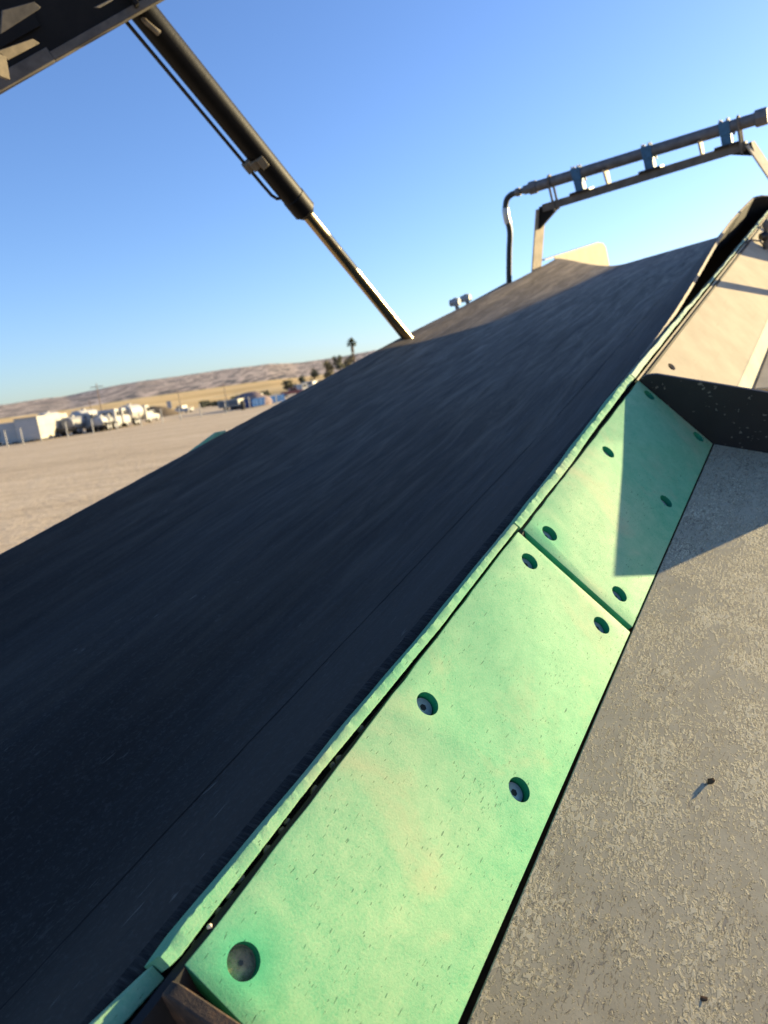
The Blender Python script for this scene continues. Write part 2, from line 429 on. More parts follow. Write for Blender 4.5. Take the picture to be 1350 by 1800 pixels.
DECKBASE = V3((0, 0, 0))
M = {}
M['belt'] = make_belt_mat()
M['rubber'] = simple('clean_black_rubber', (.010, .0095, .009), .8, spec=.15)
M['fray'] = make_fray()
M['beltedge'] = simple('belt_edge', (.20, .165, .12), .8, var=.35, scale=30, bump=.3)
M['green'] = make_green('green_wear_plate', .50)
M['green_strip'] = make_green('green_edge_strip', .50)
M['pale_strip'] = make_green('pale_edge_strip', .78, .42)
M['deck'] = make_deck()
M['beige'] = make_beige()
M['cream'] = make_beige('cream_paint', (.50, .465, .335))
M['black'] = make_black_paint()
M['void'] = simple('dark_backing', (.010, .010, .010), .9)
M['rust'] = make_rust()
M['bolt'] = simple('dull_zinc', (.30, .32, .33), .6, .1, var=.25, scale=90, bump=.2)
M['dirtbolt'] = simple('dirt_packed_bolt', (.46, .30, .155), .95, var=.6, scale=140, bump=.9, bd=.003, dust=(.34, .28, .20), dustamt=.6)
M['socket'] = simple('socket_dark', (.012, .012, .012), .8)
M['barrel'] = simple('black_barrel_paint', (.0025, .0024, .0022), .5, var=.3, scale=40, bump=.5, dust=(.03, .026, .02), dustamt=.2, spec=.2)
M['chrome'] = simple('chromed_rod', (.42, .33, .18), .27, 1.0, var=.1, scale=8, dust=(.10, .08, .06), dustamt=.35)
M['hose'] = simple('black_hose', (.012, .013, .014), .5)
M['galv'] = simple('galvanised_pipe', (.135, .132, .13), .65, .2, var=.3, scale=30, bump=.2)
M['steel'] = simple('dusty_steel', (.13, .110, .085), .7, .2, var=.3, scale=24, bump=.2)
M['frame'] = simple('dusty_frame_paint', (.46, .38, .27), .7, var=.25, scale=16)
M['blue'] = simple('faded_blue_clamp', (.035, .13, .24), .6, var=.25, scale=60)
M['shiny'] = simple('bright_zinc', (.45, .44, .40), .4, .7, var=.1, scale=40)
M['beam'] = simple('weathered_black_steel', (.006, .0058, .0055), .7, var=.35, scale=18, bump=.35, dust=(.035, .03, .023), dustamt=.3, spec=.2)
M['lip'] = simple('scuffed_dark_lip', (.055, .050, .045), .7, var=.5, scale=30, bump=.4, dust=(.24, .21, .17), dustamt=.45)
M['ochre'] = simple('ochre_steel', (.17, .135, .085), .7, var=.3, scale=40, bump=.3)
M['stone'] = simple('gravel_stone', (.085, .078, .070), .9, var=.5, scale=60, bump=.5)
M['pale_stone'] = simple('pale_stone', (.62, .54, .42), .9, var=.2, scale=80)
M['leaf'] = simple('dry_leaf', (.12, .055, .02), .8, var=.5, scale=200)
M['ground'] = make_ground(); M['field'] = make_field(); M['hills'] = make_hills()
M['white'] = simple('vehicle_white', (.40, .39, .37), .45, var=.06, scale=1.5)
M['offwhite'] = simple('aged_white_box', (.37, .36, .31), .6, var=.12, scale=.8)
M['greytank'] = simple('grey_tank', (.22, .22, .22), .55, var=.15, scale=1.2)
M['glass'] = simple('vehicle_glass', (.03, .035, .04), .12, var=.1, scale=1)
M['tyre'] = simple('tyre_rubber', (.018, .018, .018), .9, scale=6)
M['chassis'] = simple('dark_chassis', (.03, .03, .03), .8, scale=3)
M['rim'] = simple('wheel_rim', (.45, .45, .45), .4, .5, scale=3)
M['bluebin'] = simple('blue_steel_bin', (.018, .055, .17), .95, var=.15, scale=.8, spec=.1)
M['red'] = simple('red_paint', (.26, .085, .07), .5, scale=2)
M['mound'] = simple('dark_dirt_mound', (.12, .088, .055), 1.0, var=.35, scale=.8, bump=.6, bd=.2)
M['post'] = simple('white_post', (.36, .35, .33), .5, scale=3)
M['wood'] = simple('pole_wood', (.26, .19, .14), .9, scale=4)
M['trunk'] = simple('bark', (.13, .09, .06), .95, scale=6)
M['leaf_dark'] = simple('foliage_dark', (.085, .088, .050), .8, var=.5, scale=1.2)  # far foliage lightened, distance haze put into its colour
M['leaf_olive'] = simple('foliage_olive', (.15, .13, .070), .8, var=.5, scale=1.2)
M['palm'] = simple('palm_frond', (.070, .080, .030), .7, var=.4, scale=2)
M['dead'] = simple('dead_frond', (.19, .125, .065), .9, var=.3, scale=2)
M['roof'] = simple('purple_brown_heap', (.20, .15, .15), .95, var=.3, scale=1)
M['undergreen'] = simple('deep_green', (.016, .26, .135), .6)

# ================================================================== SETTING
def terrain():
    prof = [(-180, 1.9), (-60, 1.5), (-26, 1.63), (-23.7, 1.65), (-21.5, 1.68), (-19.1, 1.89), (-16.8, 2.03), (-14.3, 2.05), (-11.4, 2.10), (-9.3, 2.16), (-7.2, 2.14), (-5.1, 1.95), (-2.5, 1.95), (1, 2.05), (20, 1.7), (60, .8), (120, .9), (180, 1.9)]
    azs = np.interp
    pa, pe = [p[0] for p in prof], [p[1] for p in prof]
    fine = [a*.25 for a in range(-4*40, 4*20+1)]
    coarse = [20+2.5*i for i in range(1, 121)]
    AZ = fine + [a for a in coarse if a < 320-.1]
    def z_at(a, d):
        aa = ((a+180) % 360)-180
        x, y = d*math.sin(R(a)), d*math.cos(R(a))
        e = float(np.interp(aa, pa, pe))
        rise = 0.0
        right = min(1, max(0, (aa+10)/8)) if aa < 40 else 0
        if d > 125: rise += right*2.6*min(1, (d-125)/110)**1.3
        zf = 2 + 700*math.tan(R(.44*e))                      # top of the dry field
        zr = 2 + 2000*math.tan(R(e))
        if d <= 300: z = rise
        elif d <= 700:
            k = (d-300)/400; z0 = rise; z = z0 + (zf-z0)*k**1.15
        elif d <= 2000:
            k = (d-700)/1300; z = zf + (zr-zf)*(k**.85)
            z += 7*k*(noise.fractal(V3((x*.004, y*.004, 3)), 1, 2, 5))*(1 if k < .97 else .5)
        else:
            z = zr*max(.15, 1-(d-2000)/1500)
        return V3((x, y, z))
    def grid(name, ds, mt, kind='structure'):
        b = B(); nA = len(AZ)
        for d in ds:
            for a in AZ: b.v.append(z_at(a, d))
        for i in range(len(ds)-1):
            for j in range(nA):
                j2 = (j+1) % nA
                b.f.append((i*nA+j, i*nA+j2, (i+1)*nA+j2, (i+1)*nA+j))
        b.f = [tuple(reversed(f)) for f in b.f]
        o = b.build(name, mt, ang=180); o['kind'] = kind; return o
    grid('ground', [0.01, 8, 25, 60, 100, 125, 140, 160, 185, 210, 240, 300], M['ground'])
    grid('dry_field', [300, 360, 420, 480, 540, 600, 650, 700], M['field'])
    grid('hills', [700+26*i for i in range(51)] + [2150, 2600, 3500, 6000], M['hills'])
    return z_at
z_at = terrain()
def gz(az, d): return z_at(az, d)

# ================================================================== THE MACHINE
# ---- belt
def belt():
    t = thing('conveyor_belt', 'wide worn black rubber conveyor belt climbing to the right', 'conveyor belt', (0, .6, 0), MW)
    xs = [-2.6+.12*i for i in range(52)]
    sm = lambda e0, e1, x: (lambda k: k*k*(3-2*k))(min(1, max(0, (x-e0)/(e1-e0))))
    RAD = .28; XH = 3.62
    xs = [x for x in xs if x < XH-.05] + [XH]
    NU = 60
    def section(x, u):
        k = sm(.7, 3.4, x); k1 = sm(.60, 1.10, x); k0 = 1-sm(-.85, -.45, x)
        yr, zr = .041-.021*k1+.055*sm(.8, 3.4, x)+.010*k0, -.019+.025*k1+.070*sm(.9, 2.9, x)-.012*k0
        yl, zl = 1.255-.105*sm(1.6, 3.5, x), -.020
        y = yr + (yl-yr)*u
        ze = zr + (zl-zr)*u
        dr = .098+.045*k
        wl = min(1, u/(.30-.20*sm(1.2, 3.3, x))); wr = min(1, (1-u)/.38)
        f = lambda w: math.sin(w*math.pi/2)**1.15 if w > 0 else 0
        z = ze - dr*f(wl)*f(wr)
        z += .034*(1-sm(2.5, 3.75, x))*math.sin(math.pi*min(1, max(0, (u-.12)/.80))) * 1.0 if x > 1.2 else .034*math.sin(math.pi*min(1, max(0, (u-.12)/.80)))
        return y, z
    st = []
    for x in xs: st.append([V3((x, *section(x, j/NU))) for j in range(NU+1)])
    for th in range(6, 171, 8):
        row = []
        for j in range(NU+1):
            y, z = section(XH, j/NU)
            cz = z - RAD
            fl = (1-j/NU)**9*min(1.0, th/40)                  # the edge spreads flat as it runs onto the head drum
            row.append(V3((XH + RAD*math.sin(R(th)), y-.115*fl, cz + RAD*math.cos(R(th))+.012*fl)))
        st.append(row)
    n = len(st); m_ = NU+1; TH = .012
    b = B(); vs = [p for r in st for p in r]
    def nrm(i, j):
        a = st[min(i+1, n-1)][j]-st[max(i-1, 0)][j]; c = st[i][min(j+1, NU)]-st[i][max(j-1, 0)]
        return a.cross(c).normalized()
    low = [st[i][j]-TH*nrm(i, j) for i in range(n) for j in range(m_)]
    K = n*m_
    fs = []; fl_ = []
    for i in range(n-1):
        for j in range(NU):
            a = i*m_+j
            fs.append((a, a+m_, a+m_+1, a+1)); fl_.append((a, a+1, a+m_+1, a+m_))
    b.add(vs, fs); b.build('rubber_cover', M['belt'], t, ang=60)
    b = B(); b.add(low, fl_); b.build('underside', M['rubber'], t, ang=60)
    # both edges as separate rubber bands with a slightly ragged outline
    for side, jj in ((0, 0), (1, NU)):
        e = B(); ve = []; rag = random.Random(3+side)
        N2 = 420
        rows = []
        for i in range(n-1):
            sub = 6
            for q in range(sub): rows.append((i, q/sub))
        rows.append((n-1, 0))
        if jj == 0: rows = [q_ for q_ in rows if st[q_[0]][0].x > .75]
        for (i, q) in rows:
            i2 = min(i+1, n-1)
            p = st[i][jj].lerp(st[i2][jj], q); nn = nrm(i, jj)
            out = (st[i][jj]-st[i][1 if jj == 0 else NU-1]).normalized()
            ww = .0030 + (.0022*rag.random() if p.x < 3.7 else 0)
            ve += [p-.0005*nn-.0005*out, p-.0010*nn+ww*out, p-(TH-.001)*nn+ww*.8*out, p-(TH-.0005)*nn-.0005*out]
        fe = []
        for i in range(len(rows)-1):
            for k in range(3):
                a = i*4+k
                f = (a, a+4, a+5, a+1)
                fe.append(tuple(reversed(f)) if jj == 0 else f)
        e.add(ve, fe); e.build('belt_edge', M['beltedge'], t, ang=70)
    # near part of the right edge: worn round, its cords standing out in ragged tufts
    rg = random.Random(11); rows = []; NX = 900; KK = 9
    for i in range(NX):
        x = -1.7+2.62*i/(NX-1)
        y, z = section(x, 0); fade = 1-sm(.35, .90, x)
        W_ = (.0045+.0285*fade); dp = .024
        tuft = noise.noise(V3((x*60, 1.7, 0)))*.7+noise.noise(V3((x*170, 4.7, 0)))*.6
        for k in range(KK):
            q_ = k/(KK-1); xx = x-.010*q_*fade
            saw = (abs(((x*118+.9*tuft) % 1.0)-.35))*(1.0+.8*noise.noise(V3((x*31, 8, 2))))
            hgt = fade*(.0004*saw+.0015*tuft+.0012*noise.noise(V3((x*330, q_*3, 9))))*math.sin(math.pi*min(1, q_*1.15))**.7
            out = W_*q_+fade*.0022*tuft*q_**2
            rows.append(V3((xx, y-out, z-dp*q_**2.6*(.35+.65*fade)+hgt+.0004)))
    b = B()
    b.add(rows, [(i*KK+k, i*KK+k+1, (i+1)*KK+k+1, (i+1)*KK+k) for i in range(NX-1) for k in range(KK-1)])
    b.build('frayed_edge', M['fray'], t, ang=180)
    # long seam line scored along the right hand flap
    b = B(); rows = []; w_ = random.Random(8)
    for i in range(260):
        x = -1.6+5.1*i/259; u = .118-.012*sm(.9, 2.2, x)+.0012*noise.noise(V3((x*6, 2, 1)))+.0005*w_.uniform(-1, 1)
        hw = .0014*(1+.8*noise.noise(V3((x*9, 5, 1))))
        y, z = section(x, u); y2, z2 = section(x, u+.004)
        t_ = V3((0, y2-y, z2-z)).normalized(); n_ = V3((0, -t_.z, t_.y)); c = V3((x, y, z))+n_*.0004
        rows.append((c-t_*hw, c+t_*hw))
    b.add([p for q_ in rows for p in q_], [(2*i, 2*i+2, 2*i+3, 2*i+1) for i in range(259)])
    b.build('seam_line', M['rubber'], t)
    return section
section = belt()

# ---- fixed side of the conveyor
def side_frame():
    t = thing('conveyor_side', 'beige and grey steel conveyor side panels carrying the wear plates', 'machine frame', (0, -.2, -.3), MW)
    # inclined panel beyond the divider
    b = B().prism([pl(.772, .0105, -.006), pl(3.84, .0085, -.006), pl(3.84, .2327, -.006), pl(.772, .2327, -.006)], -.008*NP)
    pan = b.build('inclined_panel', M['beige'], t, smooth=False)
    cut = B()
    for (x, v, a_, c_) in ((.979, .058, .016, .0095), (1.168, .0185, .010, .0045)):
        pts = [pl(x+a_*math.cos(k*.4)*1.0, v+c_*math.sin(k*.4)*1.15, .02) for k in range(16)]
        cut.prism(pts, -.06*NP)
    co = cut.build('cutter', M['void'], t)
    md = pan.modifiers.new('hole', 'BOOLEAN'); md.object = co; md.solver = 'EXACT'
    bpy.context.view_layer.update(); applied(pan); pan.data.polygons.foreach_set('use_smooth', [False]*len(pan.data.polygons)); bpy.data.objects.remove(co)
    # fall of the panel beyond the fold
    dn = V3((0, -.35, -.94)); fn = V3((0, -.94, .35))
    f0 = .2327*WV - .006*NP
    q = lambda x, s, n=0.0: V3((x, 0, 0)) + f0 + s*dn + n*fn
    B().prism([q(.774, .001), q(3.84, .001), q(3.84, .55), q(.774, .55)], -.008*fn).build('outer_panel', M['cream'], t, bevel=.002)
    # rolled bright fold between them
    B().tube([q(.775, .0, -.004), q(3.84, .0, -.004)], .0048, 10).build('fold_edge', M['cream'], t)
    # near deck
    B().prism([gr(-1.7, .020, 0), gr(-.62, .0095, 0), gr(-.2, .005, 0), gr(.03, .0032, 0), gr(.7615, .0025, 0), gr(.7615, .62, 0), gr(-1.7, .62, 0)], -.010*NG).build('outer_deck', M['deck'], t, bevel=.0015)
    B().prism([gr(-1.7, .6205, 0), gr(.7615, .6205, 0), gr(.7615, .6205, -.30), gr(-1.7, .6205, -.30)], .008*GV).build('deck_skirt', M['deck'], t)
    # backing below the wear plates, bed below the belt
    B().prism([pl(-.733, .015, -.0225), pl(.76, .015, -.0225), pl(.76, .25, -.0225), pl(-.733, .25, -.0225)], -.008*NP).build('backing_plate', M['void'], t)
    B().abox((-2.4, -.012, -.46), (3.82, -.004, -.015)).build('inner_skirt', M['void'], t)
    B().abox((-2.6, -.02, -.48), (3.6, 1.36, -.465)).build('bed_plate', M['void'], t)
    lb = B().abox((-2.6, 1.34, -.47), (3.3, 1.36, -.06)); lb.build('side_beam', M['steel'], t, bevel=.003)
    # divider plate across the deck
    out = [V3((.7618, y, z)) for y, z in ((-.0095, -.0125), (-.0107, -.0095), (-.0163, -.0055), (-.0255, -.0018), (-.038, -.0010), (-.050, -.0022), (-.2665, -.0675), (-.486, -.1290))]
    out += [gr(.7618, .347, -.30), gr(.7618, .004, -.30), pl(.7618, .0175, -.04)]
    B().prism(out, (.010, 0, 0)).build('divider_plate', M['black'], t, bevel=.0012)
    # rusty angle at the near end
    up_ = V3((0, 0, 1))
    B().prism([V3((-.722, y, z)) for y, z in ((-.0105, -.040), (-.0105, -.0155), (-.0135, -.0118), (-.019, -.0104), (-.025, -.0112), (-.0803, -.0247), (-.30, -.083), (-.486, -.135), (-.486, -.40), (-.15, -.40))], (-.012, 0, 0)).build('rusty_divider', M['rust'], t, bevel=.0016)
    B().prism([pl(-.7345, .0155, -.034), pl(-.7345, .0205, -.020), pl(-.7345, .0330, -.018), pl(-.7345, .0330, -.12), pl(-.7345, .0155, -.12)], (-.40, 0, 0)).build('rusty_flange', M['rust'], t, bevel=.002)
    # unseen posts on the fold, added to cast bands of shadow on the panel
    pd_ = (.7*NP+V3((0, 0, .3))).normalized(); pv_ = pd_.cross(V3((1, 0, 0))).normalized()
    for (x, w1, w2) in ((2.335, .022, .013), (3.03, .030, .052)):
        p = pl(x, .247, -.03)
        B().box(p+pd_*.17, (w1, 0, 0), pv_*w2, pd_*.17).build('shadow_post', M['steel'], t, bevel=.002)
    # small shelf bracket on the outer panel
    b = B()
    o_ = q(0, .055, .003)
    sh = lambda x, g, z=0.0: V3((x, 0, 0))+o_+g*GV+z*NG
    b.prism([sh(1.30, .0), sh(1.75, .0), sh(1.75, .15), sh(1.40, .15)], .008*NG)
    b.prism([sh(1.44, .002, -.001), sh(1.44, .09, -.001), sh(1.44, .002, -.08)], (.008, 0, 0))
    b.build('shelf_bracket', M['beige'], t, bevel=.001)
    # two bolts on the far left beam
    first = None
    for k, (x, dz) in enumerate(((2.475, -.002), (2.60, -.010))):
        b = B(); c = V3((x, 1.277, dz))
        b.lathe(c+V3((0, 0, -.045)), (0, 0, 1), [(0, .010), (.03, .010), (.0301, .0225), (.050, .0225), (.056, .016), (.066, .012)], 6)
        b.tube([c+V3((0, -.020, .0)), c+V3((0, .03, .0))], .017, 8)
        b.build('bolt', M['bolt'], t, smooth=False)
    # legs to the ground under the conveyor
    for (x, y) in ((-1.2, .1), (-1.2, 1.2), (2.6, .15), (2.6, 1.2)):
        top = MW @ V3((x, y, -.485)); inv = MW.inverted()
        ft = V3((top.x, top.y, 0))
        b = B(); a, c = inv @ top, inv @ ft
        d = (c-a).normalized(); s1 = d.orthogonal().normalized(); s2 = d.cross(s1)
        b.box((a+c)/2, s1*.06, s2*.06, (c-a)/2); b.build('leg', M['steel'], t)
    return t, q, dn, fn
frame, q_out, dn_out, fn_out = side_frame()

# ---- green wear plates with countersunk bolts
def plate(x0, x1, vi0, vi1, vo0, vo1, holes, label, dirt=()):
    base = pl(x0, .12, 0)
    t = thing('wear_plate', label, 'wear plate', base, MW, 'green wear plates beside the belt')
    N = 26
    top = []
    rg = random.Random(int(x0*1000))
    ins = [pl(x0+(x1-x0)*i/N, vi0+(vi1-vi0)*i/N+rg.uniform(-.0007, .0007), 0) for i in range(N+1)]
    outs = [pl(x0+(x1-x0)*i/N, vo0+(vo1-vo0)*i/N, 0) for i in range(N+1)]
    b = B().prism(ins+outs[::-1], -.020*NP)
    o = b.build('plate', M['green'], t, bevel=.0012)
    o.modifiers['bevel'].angle_limit = R(60)
    cb = B()
    for (x, v) in holes:
        c = pl(x, v, .01)
        cb.lathe(c, -NP, [(0, .0140), (.05, .0140)], 40)
    co = cb.build('cutter', M['undergreen'], t)
    md = o.modifiers.new('holes', 'BOOLEAN'); md.object = co; md.solver = 'EXACT'; md.material_mode = 'TRANSFER'
    bpy.context.view_layer.update(); applied(o); bpy.data.objects.remove(co)
    if len(o.data.materials) < 2: o.data.materials.append(M['undergreen'])
    for pg in o.data.polygons:                              # ends facing down the belt take the deeper green
        if pg.normal.x < -.9: pg.material_index = 1
    o.data.polygons.foreach_set('use_smooth', [True]*len(o.data.polygons)); o.data.set_sharp_from_angle(angle=R(32))
    for i, (x, v) in enumerate(holes):
        dirty = i in dirt
        c = pl(x, v, -.0098 if dirty else -.0100)
        hb = B().lathe(c, -NP, [(-.0022 if dirty else 0, .0045 if dirty else .0112), (.0002, .0118), (.0012, .0122), (.0125, .0122)], 28)
        if dirty:
            hb.lathe(c, -NP, [(.001, .0139), (.0035, .0139)], 28)
        h = hb.build('bolt', M['dirtbolt'] if dirty else M['bolt'], t)
        if dirty: h['label'] = 'bolt packed with brown dirt'
        sk = B().lathe(c-(.0030 if dirty else .0003)*-NP, -NP, [(0, .0042 if not dirty else .0022), (.0004, .0042 if not dirty else .002)], 6)
        so_ = sk.build('socket', M['socket'] if not dirty else M['stone'], h, smooth=False)
    return t
plate(-.7087, .0110, .0186, .0125, .2330, .2317, [(-.677, .0530), (-.3535, .0523), (-.3530, .189), (-.0252, .0522), (-.0238, .189), (-.677, .189)],
      'near green plastic wear plate with a dirt-filled bolt hole', dirt=(0,))
plate(.0240, .7600, .0170, .0150, .2316, .2300, [(.0633, .0522), (.0668, .192), (.398, .0524), (.4015, .193), (.7350, .0530), (.7365, .194)],
      'far green plastic wear plate half in shadow against the black divider')

# ---- edge strips along the belt
def strip(x0, x1, vl, vr, label, mt, seed, jag=.0014, n0=0.0, depth=.055, lead=True, wave=.0008):
    base = pl(x0, 0, n0)
    rg = random.Random(seed)
    N = max(8, int((x1-x0)/.0030)); rows = []
    b = B()
    for i in range(N+1):
        k = i/N; x = x0+(x1-x0)*k
        L = float(np.interp(x, *zip(*vl))); Rr = float(np.interp(x, *zip(*vr)))
        w_ = wave*math.sin(x*23+seed)+wave*.6*math.sin(x*51+seed*2)
        bite = max(0, noise.noise(V3((x*38, seed, .3)))-.2)*1.3+max(0, noise.noise(V3((x*150, seed, 5.3)))-.05)*.9+max(0, noise.noise(V3((x*420, seed, 2.3))))*.5
        j1 = jag*(.15*rg.random()+bite); j2 = jag*(.1*rg.random()+.8*bite); jr = .0003*rg.random()
        endr = 0.0
        if i == 0: endr = .0022
        sag = -.0006*(1-abs(2*k-1))
        rows.append([pl(x, L+w_-.0004, n0-depth), pl(x, L+w_, n0-.0022-j2), pl(x, L+w_+.0005+j1*.6, n0-.0008-.4*j2), pl(x, L+w_+.0013+j1, n0-.0001),
                     pl(x, Rr-.0008+w_*.5-jr, n0), pl(x, Rr+w_*.5-jr, n0-.0008), pl(x, Rr+w_*.5, n0-depth)])
    m_ = len(rows[0]); vs = [p for r in rows for p in r]
    fs = [(i*m_+j, i*m_+(j+1), (i+1)*m_+(j+1), (i+1)*m_+j) for i in range(N) for j in range(m_-1)]
    fs += [tuple(range(m_)), tuple(N*m_+j for j in reversed(range(m_)))]
    fs = [tuple(reversed(f)) for f in fs]
    b.add(vs, fs)
    o = b.build('edge_strip', mt, None, MW, base, ang=40)
    tagit(o, label, 'edge strip', 'plastic edge strips along the belt')
    return o
strip(-1.55, -.7180, [(-1.55, -.015), (-.771, -.0068), (-.717, .0010)], [(-1.55, .0090), (-.7587, .0118), (-.7147, .0152)], 'shaded green edge strip beside the rusty bracket at the bottom', M['green_strip'], 5, .0006, -.024)
strip(-.7165, .0185, [(-.72, -.0010), (-.69, -.0030), (-.45, -.0032), (-.30, -.0015), (-.07, -.0012), (.019, -.0022)], [(-.72, .0098), (-.705, .0118), (-.69, .0112), (-.51, .0072), (-.41, .0093), (-.24, .0108), (.013, .0084)], 'sunlit green edge strip along the near wear plate', M['green_strip'], 1, .0016, wave=.0004)
strip(.0225, .7540, [(.0225, -.0014), (.27, -.0036), (.45, -.0066), (.66, -.0105), (.76, -.0105)], [(.0225, .0125), (.265, .0124), (.46, .0066), (.68, .0042), (.76, .0042)], 'chewed green edge strip along the far wear plate', M['green_strip'], 2, .0034, wave=.0005)
strip(.7585, 1.334, [(.75, -.0096), (1.32, -.0086)], [(.75, .0049), (1.34, .0022)], 'pale mint edge strip just beyond the black divider', M['pale_strip'], 3, .0005, wave=.0008)
strip(1.338, 2.600, [(1.33, -.0084), (1.70, -.0036), (2.6, -.0032)], [(1.33, .0024), (1.77, .0026), (2.6, .0026)], 'middle pale mint edge strip along the beige panel', M['pale_strip'], 4, .0004, wave=.0012)
strip(2.605, 3.84, [(2.6, -.0030), (4.2, -.0026)], [(2.6, .0028), (4.2, .0060)], 'topmost pale edge strip with a wavy edge by the clamp', M['pale_strip'], 6, .0004, wave=.0012)
# the same green liner shows past the far side of the belt
b = B().prism([V3((.35, 1.262, -.055)), V3((.50, 1.262, -.030)), V3((.68, 1.262, -.0085)), V3((.715, 1.262, -.016)), V3((.73, 1.262, -.05))], (0, .015, 0))
tagit(b.build('edge_strip', M['green_strip'], None, MW, V3((.5, 1.27, -.04)), bevel=.002), 'short green strip end showing past the far left edge of the belt', 'edge strip', 'plastic edge strips along the belt')

# ---- stones caught in the gap
rg = random.Random(4)
spots = [(-.676, .0150, .0036, 1, 'small pale stone lodged in the slot by the rusty plate'),
         (-.690, .0155, .0050, 0, 'dark pebble lodged just below the pale stone in the slot'),
         (-.660, .0150, .0062, 0, 'dark pebble lodged just above the pale stone in the slot')]
spots += [(-.642+.0165*k+rg.uniform(-.005, .005), .0135-.0000*k+rg.uniform(-.0012, .0012), rg.uniform(.0045, .0075), 0, None) for k in (0, 1, 2.6, 4.4, 5.0, 7.1, 9.2, 9.9, 12.5)]
for (x, v, r, pale, lab) in spots:
    c = pl(x, v, -.0115 if not pale else -.0030); b = B()
    r *= .62; b.ball(c, r, 9, 6, (1.2, .8, .9))
    b.v = [c + (p-c)*(1+.35*noise.noise((p-c)*420+c*50)) for p in b.v]
    o = b.build('pebble', M['pale_stone'] if pale else M['stone'], None, MW, c, ang=25)
    tagit(o, lab or 'small dark pebble stuck along the upper part of the slot', 'pebble', 'pebbles in the slot beside the strip')
# grit on the deck: curled leaf bit and a speck
b = B(); o0 = gr(-.222, .1475, 0)
th = [(-.004, -.002, .0), (.0035, -.0030, .001), (.0050, .003, .0030), (.0005, .0052, .0048), (-.0040, .0030, .0034)]
pts = [o0 + V3((x, 0, 0)) + g*GV + n*NG for x, g, n in th]
b.prism(pts, .0006*(NG+V3((1, 0, 0))).normalized())
b.tube([o0+.0005*NG, o0+.002*NG+V3((.004, 0, 0)), o0+.0042*NG+V3((.005, 0, 0))+.003*GV], [.0012, .0010, .0006], 6)
tagit(b.build('leaf_scrap', M['leaf'], None, MW, o0, smooth=False), 'curled brown leaf scrap casting a shadow on the grey deck', 'leaf scrap')
b = B(); o0 = gr(-.4691, .1806, .0002); b.ball(o0, .0030, 8, 5, (1, 1.4, .10)); b.v = [o0+(p-o0)*(1+.5*noise.noise((p-o0)*600)) for p in b.v]
tagit(b.build('dirt_clump', M['leaf'], None, MW, o0), 'tiny dark dirt clump on the grey deck at the bottom right', 'dirt clump')

# ---- clamp with its cable on the far panel
t = thing('hold_down_clamp', 'dark clamp with a thin black cable on the beige panel', 'clamp', pl(2.80, .085, 0), MW)
up_ = V3((0, -.1, 1)).normalized()
c = pl(2.83, .094, -.006)
B().lathe(c, up_, [(0, .018), (.012, .018), (.0121, .011), (.085, .011), (.0851, .016), (.105, .016), (.12, .008)], 10).build('stem', M['steel'], t)
B().lathe(c+up_*.055+V3((-.02, .02, 0)), V3((.6, -.8, 0)), [(0, .016), (.012, .019), (.028, .019), (.036, .014)], 10).build('knob', M['black'], t)
B().box(c+up_*.03+V3((.03, -.02, -.01)), (.03, -.02, 0), (.004, .006, 0), (0, 0, .02)).build('lug', M['steel'], t, bevel=.002)
B().tube([pl(2.60, .006, .004), pl(2.63, .020, .022), pl(2.70, .050, .026), pl(2.78, .083, .008), pl(2.80, .088, -.004)], .0036, 8).build('cable', M['hose'], t)

